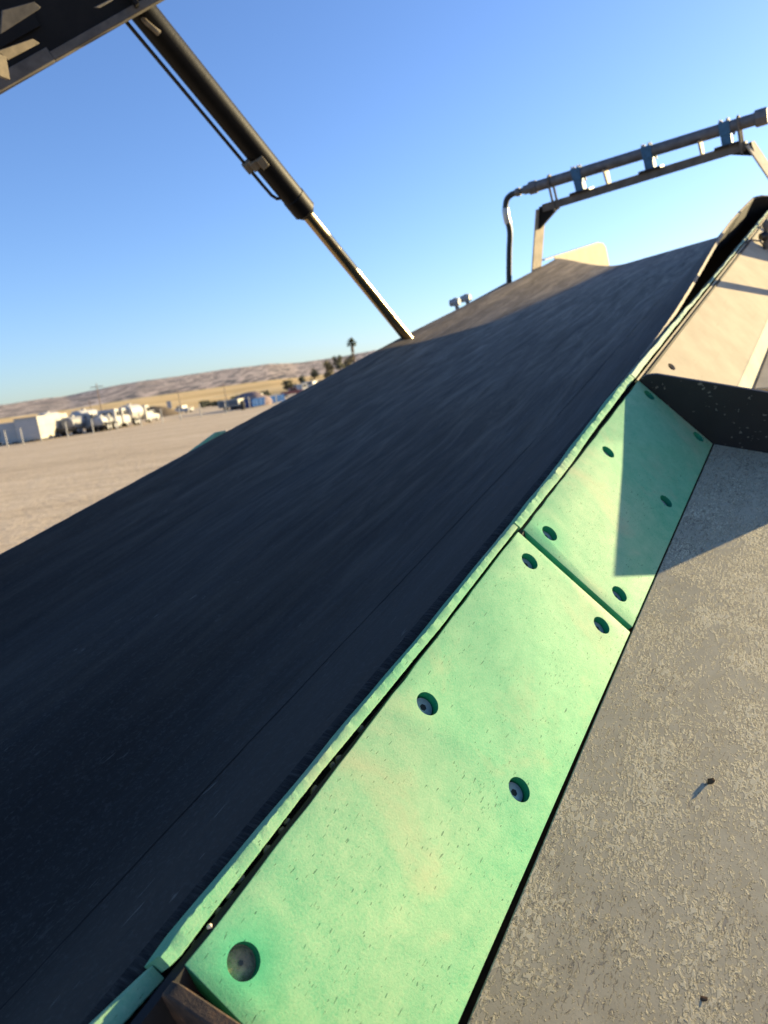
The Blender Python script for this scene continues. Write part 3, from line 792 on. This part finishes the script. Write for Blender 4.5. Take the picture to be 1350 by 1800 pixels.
# ---- spray bar over the head of the belt
def spray():
    X = 3.36
    t = thing('spray_bar', 'steel water spray bar standing on an arch over the belt head', 'spray bar', (X, .6, 0), MW)
    A, Bp = V3((X, 1.075, .290)), V3((X, .050, .340))
    d = (Bp-A).normalized(); n = V3((1, 0, 0)); u = n.cross(d); u = u if u.z > 0 else -u
    B().box((A+Bp)/2+u*0.0, d*((Bp-A).length/2), n*.030, u*.0205).build('crossbar', M['steel'], t, bevel=.003)
    # posts: folded flat bar
    def post(top, foot, name='post'):
        ax = (foot-top); L = ax.length; ax.normalize(); sx = V3((-.25, -1, 0)); sx = (sx-sx.dot(ax)*ax).normalized(); nn = ax.cross(sx)
        B().box((top+foot)/2, ax*L/2, sx*.004, nn*.046).build(name, M['frame'], t, bevel=.0015)
    post(V3((X, 1.094, .29)), V3((X, 1.205, -.12)))
    post(V3((X, .036, .345)), V3((X, -.16, -.05)))
    # corner gussets, near-black to paint in their unlit faces
    for P, Q1, Q2 in ((A+V3((0, .022, .012)), A+d*.105-u*.008, V3((X, 1.118, .185))), (Bp+V3((0, -.022, .012)), Bp-d*.10-u*.010, V3((X, .012, .283)))):
        B().prism([P-n*.022, Q1-n*.022, Q2-n*.022], .040*n).build('gusset', M['beam'], t, bevel=.002)
    # pipe
    pa, pb = V3((X-.01, 1.105, .408)), V3((X-.01, -.012, .4425)); pd = (pb-pa).normalized()
    rp = .0285
    B().rod(pa, pb, rp, 20).build('pipe', M['galv'], t)
    B().lathe(pb-pd*.02, pd, [(0, .033), (.006, .038), (.05, .038), (.055, .034)], 8).build('end_cap', M['galv'], t, smooth=False)
    B().lathe(pa-pd*.115, pd, [(0, .019), (.006, .022), (.03, .022), (.0301, .016), (.052, .016), (.0521, .024), (.085, .024), (.0851, .034), (.128, .034), (.13, .030)], 8).build('coupling', M['galv'], t)
    # hose dropping beside the frame
    h0 = pa-pd*.112
    pts = [h0, h0+V3((0, .030, -.004)), h0+V3((-.01, .055, -.022)), h0+V3((-.02, .068, -.062)), h0+V3((-.03, .068, -.10)), h0+V3((-.035, .062, -.19)), h0+V3((-.06, .078, -.30)), h0+V3((-.09, .100, -.46)), h0+V3((-.11, .112, -.60))]
    # smooth
    def cr(P, n=6):
        o = []
        for i in range(len(P)-1):
            p0, p1, p2, p3 = P[max(i-1, 0)], P[i], P[i+1], P[min(i+2, len(P)-1)]
            for k in range(n):
                s = k/n
                o.append(.5*((2*p1)+(-p0+p2)*s+(2*p0-5*p1+4*p2-p3)*s*s+(-p0+3*p1-3*p2+p3)*s**3))
        o.append(P[-1]); return o
    B().tube(cr(pts), .0165, 12).build('hose', M['hose'], t)
    f = B().tube(cr(pts[3:6], 4)[1:7], .0195, 12); f.build('hose_ferrule', M['shiny'], t)
    # blue clamps with a dark foot and bolts
    for k in (.218, .545, .868):
        c = pa+(pb-pa)*k; foot = A+d*((c-A).dot(d)); foot += u*.021
        up = (c-foot); gap = up.length; up.normalize()
        cl = B()
        cl.box(c+up*.001, pd*.024, n*.033, up*.031)
        cl.box(foot+up*((gap-.03)/2+.004), pd*.022, n*.030, up*((gap-.03)/2))
        o = cl.build('pipe_clamp', M['blue'], t, bevel=.003)
        B().box(foot+up*.004, pd*.055, n*.040, up*.006).build('clamp_foot', M['black'], o, base=BASE[t.name])
        for e in (-1, 1):
            for e2 in (-1, 1):
                p = c+up*.031+pd*(.016*e)+n*(.020*e2)
                B().lathe(p, up, [(0, .0065), (.006, .0065), (.007, .004), (.012, .004)], 6).build('clamp_bolt', M['bolt'], o, base=BASE[t.name])
        p = foot+up*(gap*.52)+pd*.034
        B().lathe(p, up, [(0, .006), (.02, .006), (.021, .009), (.03, .009)], 6).build('clamp_bolt', M['bolt'], o, base=BASE[t.name])
    # U-bolts
    for k in (.082, .922):
        c = pa+(pb-pa)*k; g = B(); fo = A+d*((c-A).dot(d)); 
        for off in (0.0,):
            pts = [fo+n*.036-u*.03]
            pts += [c+n*.034+V3((0, 0, 0))]
            for a in range(0, 181, 20): pts.append(c+n*(.034*math.cos(R(a)))+u*(.034*math.sin(R(a))))
            pts.append(fo-n*.036-u*.03)
            g.tube([p+pd*off for p in pts], .007, 8)
        g.build('u_bolt', M['steel'], t)
    # flat nozzle tabs between pipe and crossbar
    for k in (.345, .760):
        c = pa+(pb-pa)*k-u*rp; fo = A+d*((c-A).dot(d))+u*.018
        g = B().prism([c-n*.045+u*.01, c+n*.035+u*.01, fo+n*.030, fo-n*.030], pd*.010)
        g.build('nozzle_tab', M['frame'], t)
        B().box(c+u*.012-pd*.012, pd*.022, n*.03, u*.006).build('nozzle_saddle', M['rust'], t)
spray()

# ---- cream guard plate at the head
t = thing('guard_plate', 'cream guard plate sunlit behind the top left of the belt', 'guard plate', (4.0, 1.1, -.1), MW)
gq = lambda x, z: V3((x, 1.19-(x-3.7)*.1005, z))
B().prism([gq(3.70, -.20), gq(3.718, -.018), gq(3.80, -.023), gq(4.44, -.0615), gq(4.49, -.072), gq(4.53, -.105), gq(4.545, -.20), gq(4.55, -.34)], (.0006, .006, 0)).build('panel', M['cream'], t, bevel=.001)
B().prism([gq(3.58, -.010), gq(4.42, -.060), gq(4.42, -.053), gq(3.58, -.003)], (.006, .03, 0)).build('flange', M['galv'], t)

# ---- overhead arm and lift cylinder (world frame)
def at(px, py, depth): return CAM + depth*(C2W @ V3(((px-675)/FPX, (py-900)/FPX, 1)))
def cylinder():
    a, b_ = at(735, 617, 3.25), at(219, -20, 2.10)
    ax = (b_-a); L = ax.length; ax.normalize()
    mid = a+ax*L*.5; tc = (CAM-mid).normalized(); ef = (tc-tc.dot(ax)*ax).normalized(); es = ax.cross(ef)
    if (C2W.transposed() @ es).x > 0: es = -es            # es: to the left in the picture
    t = thing('lift_cylinder', 'black hydraulic cylinder with a chrome rod slanting down behind the belt', 'hydraulic cylinder', mid)
    P = lambda s, e=0, f=0: a+ax*(L*s)+es*e+ef*f
    rb = .0405
    B().lathe(P(.492), ax, [(-.012, .030), (-.004, .0345), (.004, rb+.002), (.07, rb+.002), (.072, rb), (L*.52, rb)], 40).build('barrel', M['barrel'], t)
    B().lathe(P(-.06), ax, [(0, .0225), (L*.552, .0225)], 28).build('rod', M['chrome'], t)
    B().lathe(P(-.075), ax, [(0, .03), (.05, .03)], 20).build('rod_eye', M['barrel'], t)
    # tube alongside
    o_ = rb+.0155
    pts = [P(1.03, o_, .004), P(.90, o_, .004), P(.75, o_, .004), P(.655, o_, .004), P(.60, o_, .006), P(.570, o_-.001, .006), P(.556, o_-.008, .006), P(.551, o_-.020, .004), P(.550, .02, 0)]
    B().tube(pts, .0058, 10).build('oil_tube', M['hose'], t)
    cb = B(); c = P(.646, o_-.004, .010); cb.box(c, ax*.017, es*.016, ef*.017)
    c2 = P(.640, .008, .040); cb.box(c2, ax*.019, es*.013, ef*.012); cb.box(P(.643, .030, .026), ax*.015, es*.018, ef*.012)
    cb.build('tube_clamp', M['ochre'], t, bevel=.002)
    B().tube([P(.955, .013, .030), P(.948, .012, .050), P(.937, .008, .058), P(.925, .004, .054)], [.0075, .0075, .0075, .009], 10).build('port_stub', M['ochre'], t)
cylinder()
def overhead():
    PL, PR = at(-70, 201, 2.00), at(330, -28.5, 2.10)
    d = (PR-PL); L = d.length; d.normalize()
    up = V3((-.90, -.30, .30)); up = (up-up.dot(d)*d).normalized()
    nn = d.cross(up); 
    if nn.dot(CAM-PL) < 0: nn = -nn
    t = thing('overhead_arm', 'dark steel arm overhead at the top left corner', 'arm', (PL+PR)/2)
    q = lambda s, h, n=0.0: PL+d*(L*s)+up*h+nn*n
    # web
    B().prism([q(-1.8, .004, -.012), q(1.7, .004, -.012), q(1.7, 1.1, -.012), q(-1.8, 1.1, -.012)], -.010*nn).build('web', M['beam'], t)
    # lip with its step
    lip = B()
    lip.prism([q(-1.8, 0), q(.405, 0), q(.405, .036), q(-1.8, .050)], -.026*nn)
    lip.prism([q(.4052, 0), q(1.7, 0), q(1.7, .019), q(.4052, .023)], -.026*nn)
    lip.build('lip', M['lip'], t, bevel=.002)
    for s0 in (.78,):
        B().box(q(s0, .20, -.004), d*.006, up*.19, nn*.03).build('stiffener', M['beam'], t, bevel=.001)
    # gusset pieces turned to the sun
    def slab(px, depth, thick, mt, name, tilt=.55):
        c = at(sum(p[0] for p in px)/len(px), sum(p[1] for p in px)/len(px), depth)
        nv = (sdir*tilt+(CAM-c).normalized()*(1-tilt)).normalized()
        pts = []
        for p in px:
            r = C2W @ V3(((p[0]-675)/FPX, (p[1]-900)/FPX, 1)); k = (c-CAM).dot(nv)/r.dot(nv); pts.append(CAM+k*r)
        B().prism(pts, -thick*nv).build(name, mt, t, bevel=.001)
    slab([(4, 18), (60, 3), (72, 13), (66, 18), (1, 60)], 1.90, .010, M['lip'], 'gusset', .22)
    slab([(-6, 90), (58, 68), (70, 76), (14, 106), (4, 96)], 1.92, .010, M['ochre'], 'gusset', .30)
    slab([(166, 13), (196, -2), (200, 0), (176, 14)], 1.97, .008, M['lip'], 'gusset', .3)
    slab([(-6, 92), (11, 100), (18, 140), (0, 134), (-8, 110)], 1.86, .016, M['ochre'], 'stop_block', .35)
    B().prism([q(-1.5, .085, -.004), q(.43, .085, -.004), q(.56, .60, -.004), q(-1.5, .60, -.004)], -.006*nn).build('cover_plate', M['beam'], t, bevel=.001)
overhead()

# ================================================================== BACKGROUND YARD
def px_az(px, py):
    r = C2W @ V3(((px-675)/FPX, (py-900)/FPX, 1)); return math.degrees(math.atan2(r.x, r.y))
def spot(px, dist, py=None):
    """ground point at a given bearing (picked off the photograph) and distance"""
    if py is None: py = 755-.1354*px+28
    return z_at(px_az(px, py), dist)
# ---- fence of white posts
fa, fb_ = V3((-44.5, 76.5, 0)), V3((-14.0, 117.0, 0))
t = thing('fence', 'chain link fence line of white posts in front of the parked trucks', 'fence', (fa+fb_)/2)
fpts = []
for px in (13, 40.7, 73, 119.6, 165, 207, 249, 287, 319, 355, 399, 441, 488):
    az = R(px_az(px, 755-.1354*px+30)); dr = V3((math.sin(az), math.cos(az), 0)); e = fb_-fa
    den = dr.x*e.y-dr.y*e.x; k = (fa.x*e.y-fa.y*e.x)/den
    p = dr*k; fpts.append(V3((p.x, p.y, 0)))
for i, p in enumerate(fpts):
    h = 1.85
    B().tube([p, p+V3((0, 0, h))], .075, 10).build('post', M['post'], t)
w = B()
for h in (.08, .95, 1.80):
    w.tube([p+V3((0, 0, h)) for p in fpts], .008, 5)
w.build('wire', M['galv'], t)

# ---- vehicles parked in rows, tails towards the machine
def wheel(name_parent, x, y, r=.5, w=.28):
    b = B().lathe((x-w/2, y, r), (1, 0, 0), [(0, r*.9), (.03, r), (w-.03, r), (w, r*.9)], 16)
    o = b.build('wheel', M['tyre'], name_parent)
    B().lathe((x+(w/2 if x > 0 else -w/2-.02), y, r), (1, 0, 0), [(0, r*.55), (.02, r*.5)], 12).build('rim', M['rim'], o, base=(0, 0, 0))
def cab(t, y0, w=2.4, h=2.7, L=1.9, nose=1.1):
    b = B(); hw = w/2
    b.prism([V3((-hw, y0, .6)), V3((-hw, y0, h-.1)), V3((-hw, y0+.15, h)), V3((-hw, y0+L-.35, h)), V3((-hw, y0+L, 1.7)), V3((-hw, y0+L+nose, 1.55)), V3((-hw, y0+L+nose+.1, 1.3)), V3((-hw, y0+L+nose+.1, .6))], (w, 0, 0))
    b.build('cab', M['white'], t, bevel=.05)
    for sx in (-1, 1):
        B().prism([V3((sx*(hw+.004), y0+.45, 1.7)), V3((sx*(hw+.004), y0+.45, h-.35)), V3((sx*(hw+.004), y0+L-.55, h-.35)), V3((sx*(hw+.004), y0+L-.15, 1.7))], (sx*.01, 0, 0)).build('window', M['glass'], t)
        B().box((sx*(hw+.18), y0+L-.1, 2.1), (.10, 0, 0), (0, .04, 0), (0, 0, .25)).build('mirror', M['chassis'], t)
    B().prism([V3((-hw+.15, y0+L-.30, h-.22)), V3((hw-.15, y0+L-.30, h-.22)), V3((hw-.15, y0+L+.005, 1.76)), V3((-hw+.15, y0+L+.005, 1.76))], (0, .02, .01)).build('windscreen', M['glass'], t)
    B().box((0, y0-.015, 2.0), (hw*.6, 0, 0), (0, .01, 0), (0, 0, .28)).build('rear_window', M['glass'], t)
def tank_truck(px, dist, label, r=.95, zc=1.95, L=5.0, rot=0.0, tm='white'):
    p = spot(px, dist)
    t = thing('tank_truck', label, 'tank truck', p, rotz=R(rot), group='white tank trucks parked behind the fence')
    b = B(); b.v = []
    b.tube2(V3((0, -L/2-.18, zc)), V3((0, 1, 0)), [(0, r*.35), (.08, r*.75), (.18, r*.97), (.24, r), (L+.1, r), (L+.2, r*.9), (L+.28, r*.6)], 24)
    b.build('tank', M[tm], t)
    B().abox((-.45, -L/2-.1, .85), (.45, L/2+2.6, zc-r*.86)).build('chassis', M['chassis'], t)
    B().abox((-1.1, -L/2-.35, .55), (1.1, -L/2-.2, .80)).build('bumper', M['chassis'], t)
    for sx in (-1, 1):
        B().box((sx*.98, -L/2+.9, 1.12), (.26, 0, 0), (0, .95, 0), (0, 0, .04)).build('mudguard', M['white'], t)
        for y in (-L/2+.5, -L/2+1.55, L/2+1.9): wheel(t, sx*.98, y)
    B().lathe((0, -.4, zc+r-.05), (0, 0, 1), [(0, .32), (.22, .32), (.24, .26)], 14).build('hatch', M['white'], t)
    B().tube([V3((-.5, -L/2-.22, .9)), V3((-.5, -L/2-.22, zc+r)), V3((-.5, -L/2+.4, zc+r+.12))], .03, 6).build('ladder_rail', M['rim'], t)
    cab(t, L/2+.35)
    return t
def box_trailer(px, dist, label, w=2.9, L=7.5, h=2.85, rot=0.0, mt='offwhite'):
    p = spot(px, dist)
    t = thing('box_trailer', label, 'trailer', p, rotz=R(rot), group='box trailers by the fence')
    hw = w/2; z0 = .45
    o = B().prism([V3((-hw, y, z)) for y, z in ((0, z0-.25), (0, h), (L, h), (L, z0), (L*.80, z0-.1), (L*.62, 1.25), (L*.52, 1.25), (L*.42, z0-.2), (L*.30, z0+.1), (L*.22, z0-.25))], (w, 0, 0)).build('body', M[mt], t, bevel=.03)
    B().prism([V3((-hw-.03, -.03, h)), V3((hw+.03, -.03, h)), V3((hw+.03, L+.03, h)), V3((-hw-.03, L+.03, h))], (0, 0, .06)).build('roof', M['white'], t)
    B().box((0, -.02, 1.6), (hw*.92, 0, 0), (0, .012, 0), (0, 0, 1.1)).build('rear_door', M['white'], t)
    for sx in (-1, 1):
        for y in (L*.52, L*.62): wheel(t, sx*(hw-.2), y, .38, .22)
    return t
box_trailer(22, 103, 'white box trailer tail at the left picture edge', 2.4, 6.5, 2.6, 4, 'white')
box_trailer(52.5, 101, 'aged box trailer with a sunlit side cut out over its wheels', 2.9, 8.5, 2.95, -2)
tank_truck(134.5, 107, 'grey tank truck just right of the aged box trailer', .80, 1.60, 4.6, tm='greytank')
tank_truck(156.5, 114, 'large tank truck second from the box trailer', 1.02, 2.1, 6.5)
tank_truck(183.0, 106, 'low tank truck right of the large one by the leaning post', .72, 1.25, 3.4)
tank_truck(196.0, 108, 'low tank truck between the twin low tank and the far row', .70, 1.25, 3.6, tm='greytank')
tank_truck(211, 124, 'distant tank truck left of the water truck', .80, 1.6, 4.6)
tank_truck(236, 116, 'water truck standing alone at the right end of the row', 1.05, 1.95, 4.4, -4)
tank_truck(94, 128, 'tank truck showing only above the aged box trailer', 1.0, 2.6, 5)

def pickup(px, dist, label, rot=0.0, mt='white', group='light vehicles on the yard', van=False):
    p = spot(px, dist)
    t = thing('van' if van else 'pickup_truck', label, 'van' if van else 'pickup', p, rotz=R(rot), group=group)
    hw = .95
    if van:
        prof = [(-2.6, .4), (-2.6, 1.9), (-2.45, 2.1), (1.2, 2.1), (1.9, 1.35), (2.7, 1.15), (2.75, .4)]
        gl = [(.2, 1.35), (.2, 1.9), (1.1, 1.9), (1.6, 1.35)]
    else:
        prof = [(-2.7, .45), (-2.7, 1.15), (-.7, 1.15), (-.65, 1.85), (.8, 1.85), (1.4, 1.2), (2.6, 1.08), (2.7, .9), (2.7, .45)]
        gl = [(-.55, 1.22), (-.5, 1.72), (.72, 1.72), (1.2, 1.22)]
    B().prism([V3((-hw, y, z)) for y, z in prof], (2*hw, 0, 0)).build('body', M[mt], t, bevel=.05)
    for sx in (-1, 1):
        B().prism([V3((sx*(hw+.004), y, z)) for y, z in gl], (sx*.01, 0, 0)).build('window', M['glass'], t)
        for y in (-1.7, 1.75): wheel(t, sx*(hw-.12), y, .38, .24)
    B().box((0, prof[0][0]-.012, 1.5 if van else .9), (.7, 0, 0), (0, .01, 0), (0, 0, .25 if van else .08)).build('rear_window' if van else 'tailgate_trim', M['glass'], t)
    return t
pickup(261, 130, 'white pickup nosing out right of the water truck', -12)
pickup(325, 190, 'white pickup far off beside the dark dirt mound', 60)
pickup(5, 108, 'white van end at the far left picture edge', 10, van=True)
# dirt mound
b = B(); c0 = spot(277, 175); rgm = random.Random(2)
for i in range(9):
    for k in range(28):
        a = 2*math.pi*k/28; rr = i/8
        hgt = 4.1*(1-rr**1.6)*(1+.18*noise.noise(V3((math.cos(a)*2*rr, math.sin(a)*2*rr, 1.3))))
        b.v.append(c0+V3((math.cos(a)*rr*6.0, math.sin(a)*rr*5, max(-.1, hgt*.62))))
for i in range(8):
    for k in range(28): b.f.append((i*28+k, i*28+(k+1) % 28, (i+1)*28+(k+1) % 28, (i+1)*28+k))
b.f = [tuple(reversed(f)) for f in b.f]
tagit(b.build('dirt_mound', M['mound'], None, WI, c0, ang=180), 'dark dirt mound heaped beyond the water truck', 'dirt mound')
# pale trailers, drum, blue bin, heap
def flat_trailer(px, dist, label, w, h):
    p = spot(px, dist); t = thing('cargo_trailer', label, 'trailer', p, rotz=R(-20), group='pale trailers near the blue bin')
    B().abox((-w/2, 0, .5), (w/2, 4.5, h)).build('body', M['offwhite'], t, bevel=.04)
    B().abox((-w/2-.03, -.03, h+.003), (w/2+.03, 4.53, h+.07)).build('roof', M['white'], t)
    B().box((0, -.02, .5+(h-.5)*.5), (w*.40, 0, 0), (0, .015, 0), (0, 0, (h-.5)*.42)).build('rear_door', M['galv'], t)
    for sx in (-1, 1):
        for y in (1.8, 2.6): wheel(t, sx*(w/2-.15), y, .34, .2)
flat_trailer(395, 134, 'pale trailer left of the pair near the blue bin', 2.0, 1.75)
flat_trailer(412, 131, 'pale trailer beside the black drum', 2.2, 1.7)
flat_trailer(438, 137, 'pale trailer between the black drum and the blue bin', 1.9, 2.1)
p = spot(428.5, 118)
t = thing('upright_drum', 'black upright drum standing between the pale trailers', 'drum', p)
B().lathe(p, (0, 0, 1), [(0, .33), (.05, .36), (1.25, .36), (1.32, .30)], 16).build('shell', M['chassis'], t)
B().lathe(p+V3((0, 0, 1.321)), (0, 0, 1), [(0, .12), (.12, .12)], 10).build('cap', M['tyre'], t)
p0, p1 = spot(446, 124), spot(503, 150)
t = thing('blue_bin', 'long blue steel bin against the belt line', 'bin', p0)
e = (p1-p0); e.z = 0; L = e.length; e.normalize(); sd = V3((-e.y, e.x, 0)); sd = sd if sd.y > 0 else -sd
pp = p0+e*L/2+V3((0, 0, .75))
B().prism([p0+V3((0, 0, .12)), p0+e*L+V3((0, 0, .12)), p0+e*L+sd*1.9+V3((0, 0, .12)), p0+sd*1.9+V3((0, 0, .12))], (0, 0, 1.25)).build('body', M['bluebin'], t, bevel=.03)
for k in range(9):
    B().box(p0+e*(L*(k+.5)/9)-sd*.04+V3((0, 0, .72)), e*.05, sd*.04, (0, 0, .58)).build('rib', M['bluebin'], t)
B().box(pp-sd*.03+V3((0, 0, .66)), e*L/2, sd*.05, (0, 0, .05)).build('rim', M['bluebin'], t)
b = B(); c0 = p0+e*L*.38+sd*2.9
b.ball(c0+V3((0, 0, .4)), 1.0, 16, 8, (3.6, 2.4, 2.2)); b.v = [c0+(v-c0)*(1+.16*noise.noise(v*.9)) for v in b.v]
tagit(b.build('scrap_heap', M['roof'], None, WI, c0, ang=180), 'purplish brown heap rising behind the blue bin', 'heap')
pickup(517, 185, 'red pickup tucked against the belt edge', -70, 'red')
pickup(531, 215, 'white van lower in the far row', 40, van=True)
pickup(543, 235, 'white van mid way in the far row', 20, van=True)
pickup(556, 225, 'white van highest in the far row', -20, van=True)
pickup(563, 245, 'white pickup at the end of the far row', -60)
# small pale sign board and two utility poles
p = spot(303, 240)
t = thing('sign_board', 'small pale board standing before the dry slope', 'board', p)
B().box(p+V3((0, 0, 2.6)), (.7, 0, 0), (0, .06, 0), (0, 0, 1.1)).build('panel', M['post'], t)
for sx in (-.5, .5): B().tube([p+V3((sx, .1, 0)), p+V3((sx, .1, 3.2))], .06, 6).build('leg', M['post'], t)
def pole(px, dist, h, label):
    p = spot(px, dist); t = thing('utility_pole', label, 'utility pole', p, group='utility poles behind the yard')
    B().tube([p, p+V3((0, 0, h))], [.13, .08], 8).build('mast', M['wood'], t)
    B().box(p+V3((0, 0, h-.6)), (1.1, .3, 0), (0, .06, 0), (0, 0, .07)).build('crossarm', M['wood'], t)
pole(185.5, 150, 8.0, 'tall utility pole rising behind the low tank trucks')
pole(168, 170, 5.6, 'short utility pole left of the tall one')
pole(322, 205, 6.2, 'utility pole beside the distant pickup')
pole(402, 190, 6.0, 'utility pole behind the pale trailers')

# ---- trees
def crown(c, rx, rz, n, size, rg, lumps=7):
    b = B(); cs = []
    for i in range(lumps):
        a = rg.uniform(0, 2*math.pi); k = rg.uniform(.1, .75)
        cs.append((c+V3((math.cos(a)*rx*k, math.sin(a)*rx*k, rg.uniform(-.7, .75)*rz)), rg.uniform(.35, .6)))
    for i in range(n):
        cc, s = rg.choice(cs)
        dv = V3((rg.gauss(0, 1), rg.gauss(0, 1), rg.gauss(0, 1))).normalized()*rg.uniform(.35, 1.0)
        p = cc+V3((dv.x*rx*s, dv.y*rx*s, dv.z*rz*s))
        u = V3((rg.gauss(0, 1), rg.gauss(0, 1), rg.gauss(0, 1))).normalized(); w = u.orthogonal().normalized()
        z = size*rg.uniform(.6, 1.3)
        b.add([p-u*z-w*z*.5, p+u*z-w*z*.6, p+u*z*.7+w*z*.6, p-u*z*.8+w*z*.5], [(0, 1, 2, 3)])
    return b
def tree(px, dist, h, rx, rz, label, mt, seed, name='tree'):
    p = spot(px, dist, 640); rg = random.Random(seed)
    t = thing(name, label, name, p, group='trees beyond the yard')
    top = p+V3((rg.uniform(-.2, .2), 0, h-rz*.8)); tr = B()
    tr.tube([p, p+(top-p)*.5+V3((.15, 0, 0)), top], [.28, .2, .1], 8)
    for i in range(5):
        a = rg.uniform(0, 6.28); s = p+(top-p)*rg.uniform(.45, .85)
        tr.tube([s, s+V3((math.cos(a)*rx*.6, math.sin(a)*rx*.6, rz*.5))], [.09, .03], 6)
    tr.build('trunk', M['trunk'], t)
    crown(p+V3((0, 0, h-rz)), rx, rz, 620, .26*rx/2, rg, 9).build('crown', M[mt], t, smooth=False)
tree(549, 330, 7.4, 2.2, 3.0, 'dark round tree leftmost of the far trees', 'leaf_dark', 1)
tree(573, 330, 9.2, 2.9, 3.4, 'olive tree second from the left of the far trees', 'leaf_olive', 2)
tree(596, 330, 11.0, 2.6, 3.0, 'dark tree just left of the palm', 'leaf_dark', 3)
tree(612, 345, 11.2, 3.4, 4.2, 'olive tree at the foot of the palm', 'leaf_olive', 4)
tree(500, 260, 3.9, 3.2, 1.5, 'wide low brownish bush behind the blue bin', 'leaf_olive', 5, 'bush')
tree(528, 300, 5.2, 1.8, 1.7, 'small dark bush above the white vans', 'leaf_dark', 6, 'bush')
for k, (px, dist, h) in enumerate(((455, 235, 2.4), (430, 250, 2.2), (412, 255, 2.4), (370, 270, 2.0), (345, 270, 2.2))):
    tree(px, dist, h, 2.6, 1.1, ['low dark shrub right of the drum', 'low shrub above the black drum', 'low shrub above the pale trailers', 'low shrub at the field edge mid way', 'low shrub at the field edge by the distant pickup'][k], 'leaf_dark', 20+k, 'bush')
# palm
p = spot(623, 320, 640); rg = random.Random(9)
t = thing('palm_tree', 'tall fan palm standing on the skyline', 'palm tree', p, group='trees beyond the yard')
H = 15.0
B().tube([p, p+V3((.1, 0, H*.5)), p+V3((0, 0, H))], [.42, .34, .30], 10).build('trunk', M['trunk'], t)
b = B()
for i in range(150):
    a = rg.uniform(0, 6.28); el = rg.uniform(-.55, 1.45); d = V3((math.cos(a)*math.cos(el), math.sin(a)*math.cos(el), math.sin(el)))
    s = d.cross(V3((0, 0, 1))); s = s.normalized() if s.length > .01 else V3((1, 0, 0)); c = p+V3((0, 0, H+.1))
    L = rg.uniform(1.7, 2.7); tip = c+d*L+V3((0, 0, -.25*L*math.cos(el))); m1 = c+d*L*.5
    b.add([c, m1-s*.16, m1+s*.16, c+d*L*.78-s*.42, c+d*L*.78+s*.42, tip], [(0, 1, 2), (1, 3, 4, 2), (3, 5, 4)])
b.build('fronds', M['palm'], t, smooth=False)
b = B()
for i in range(70):
    a = rg.uniform(0, 6.28); c = p+V3((0, 0, H-rg.uniform(.1, 2.6))); o_ = V3((math.cos(a), math.sin(a), 0)); s = V3((-o_.y, o_.x, 0))
    b.add([c+o_*.25-s*.2, c+o_*.25+s*.2, c+o_*.62+s*.25+V3((0, 0, -1.3)), c+o_*.62-s*.25+V3((0, 0, -1.3))], [(0, 1, 2, 3)])
b.build('dead_skirt', M['dead'], t, smooth=False)
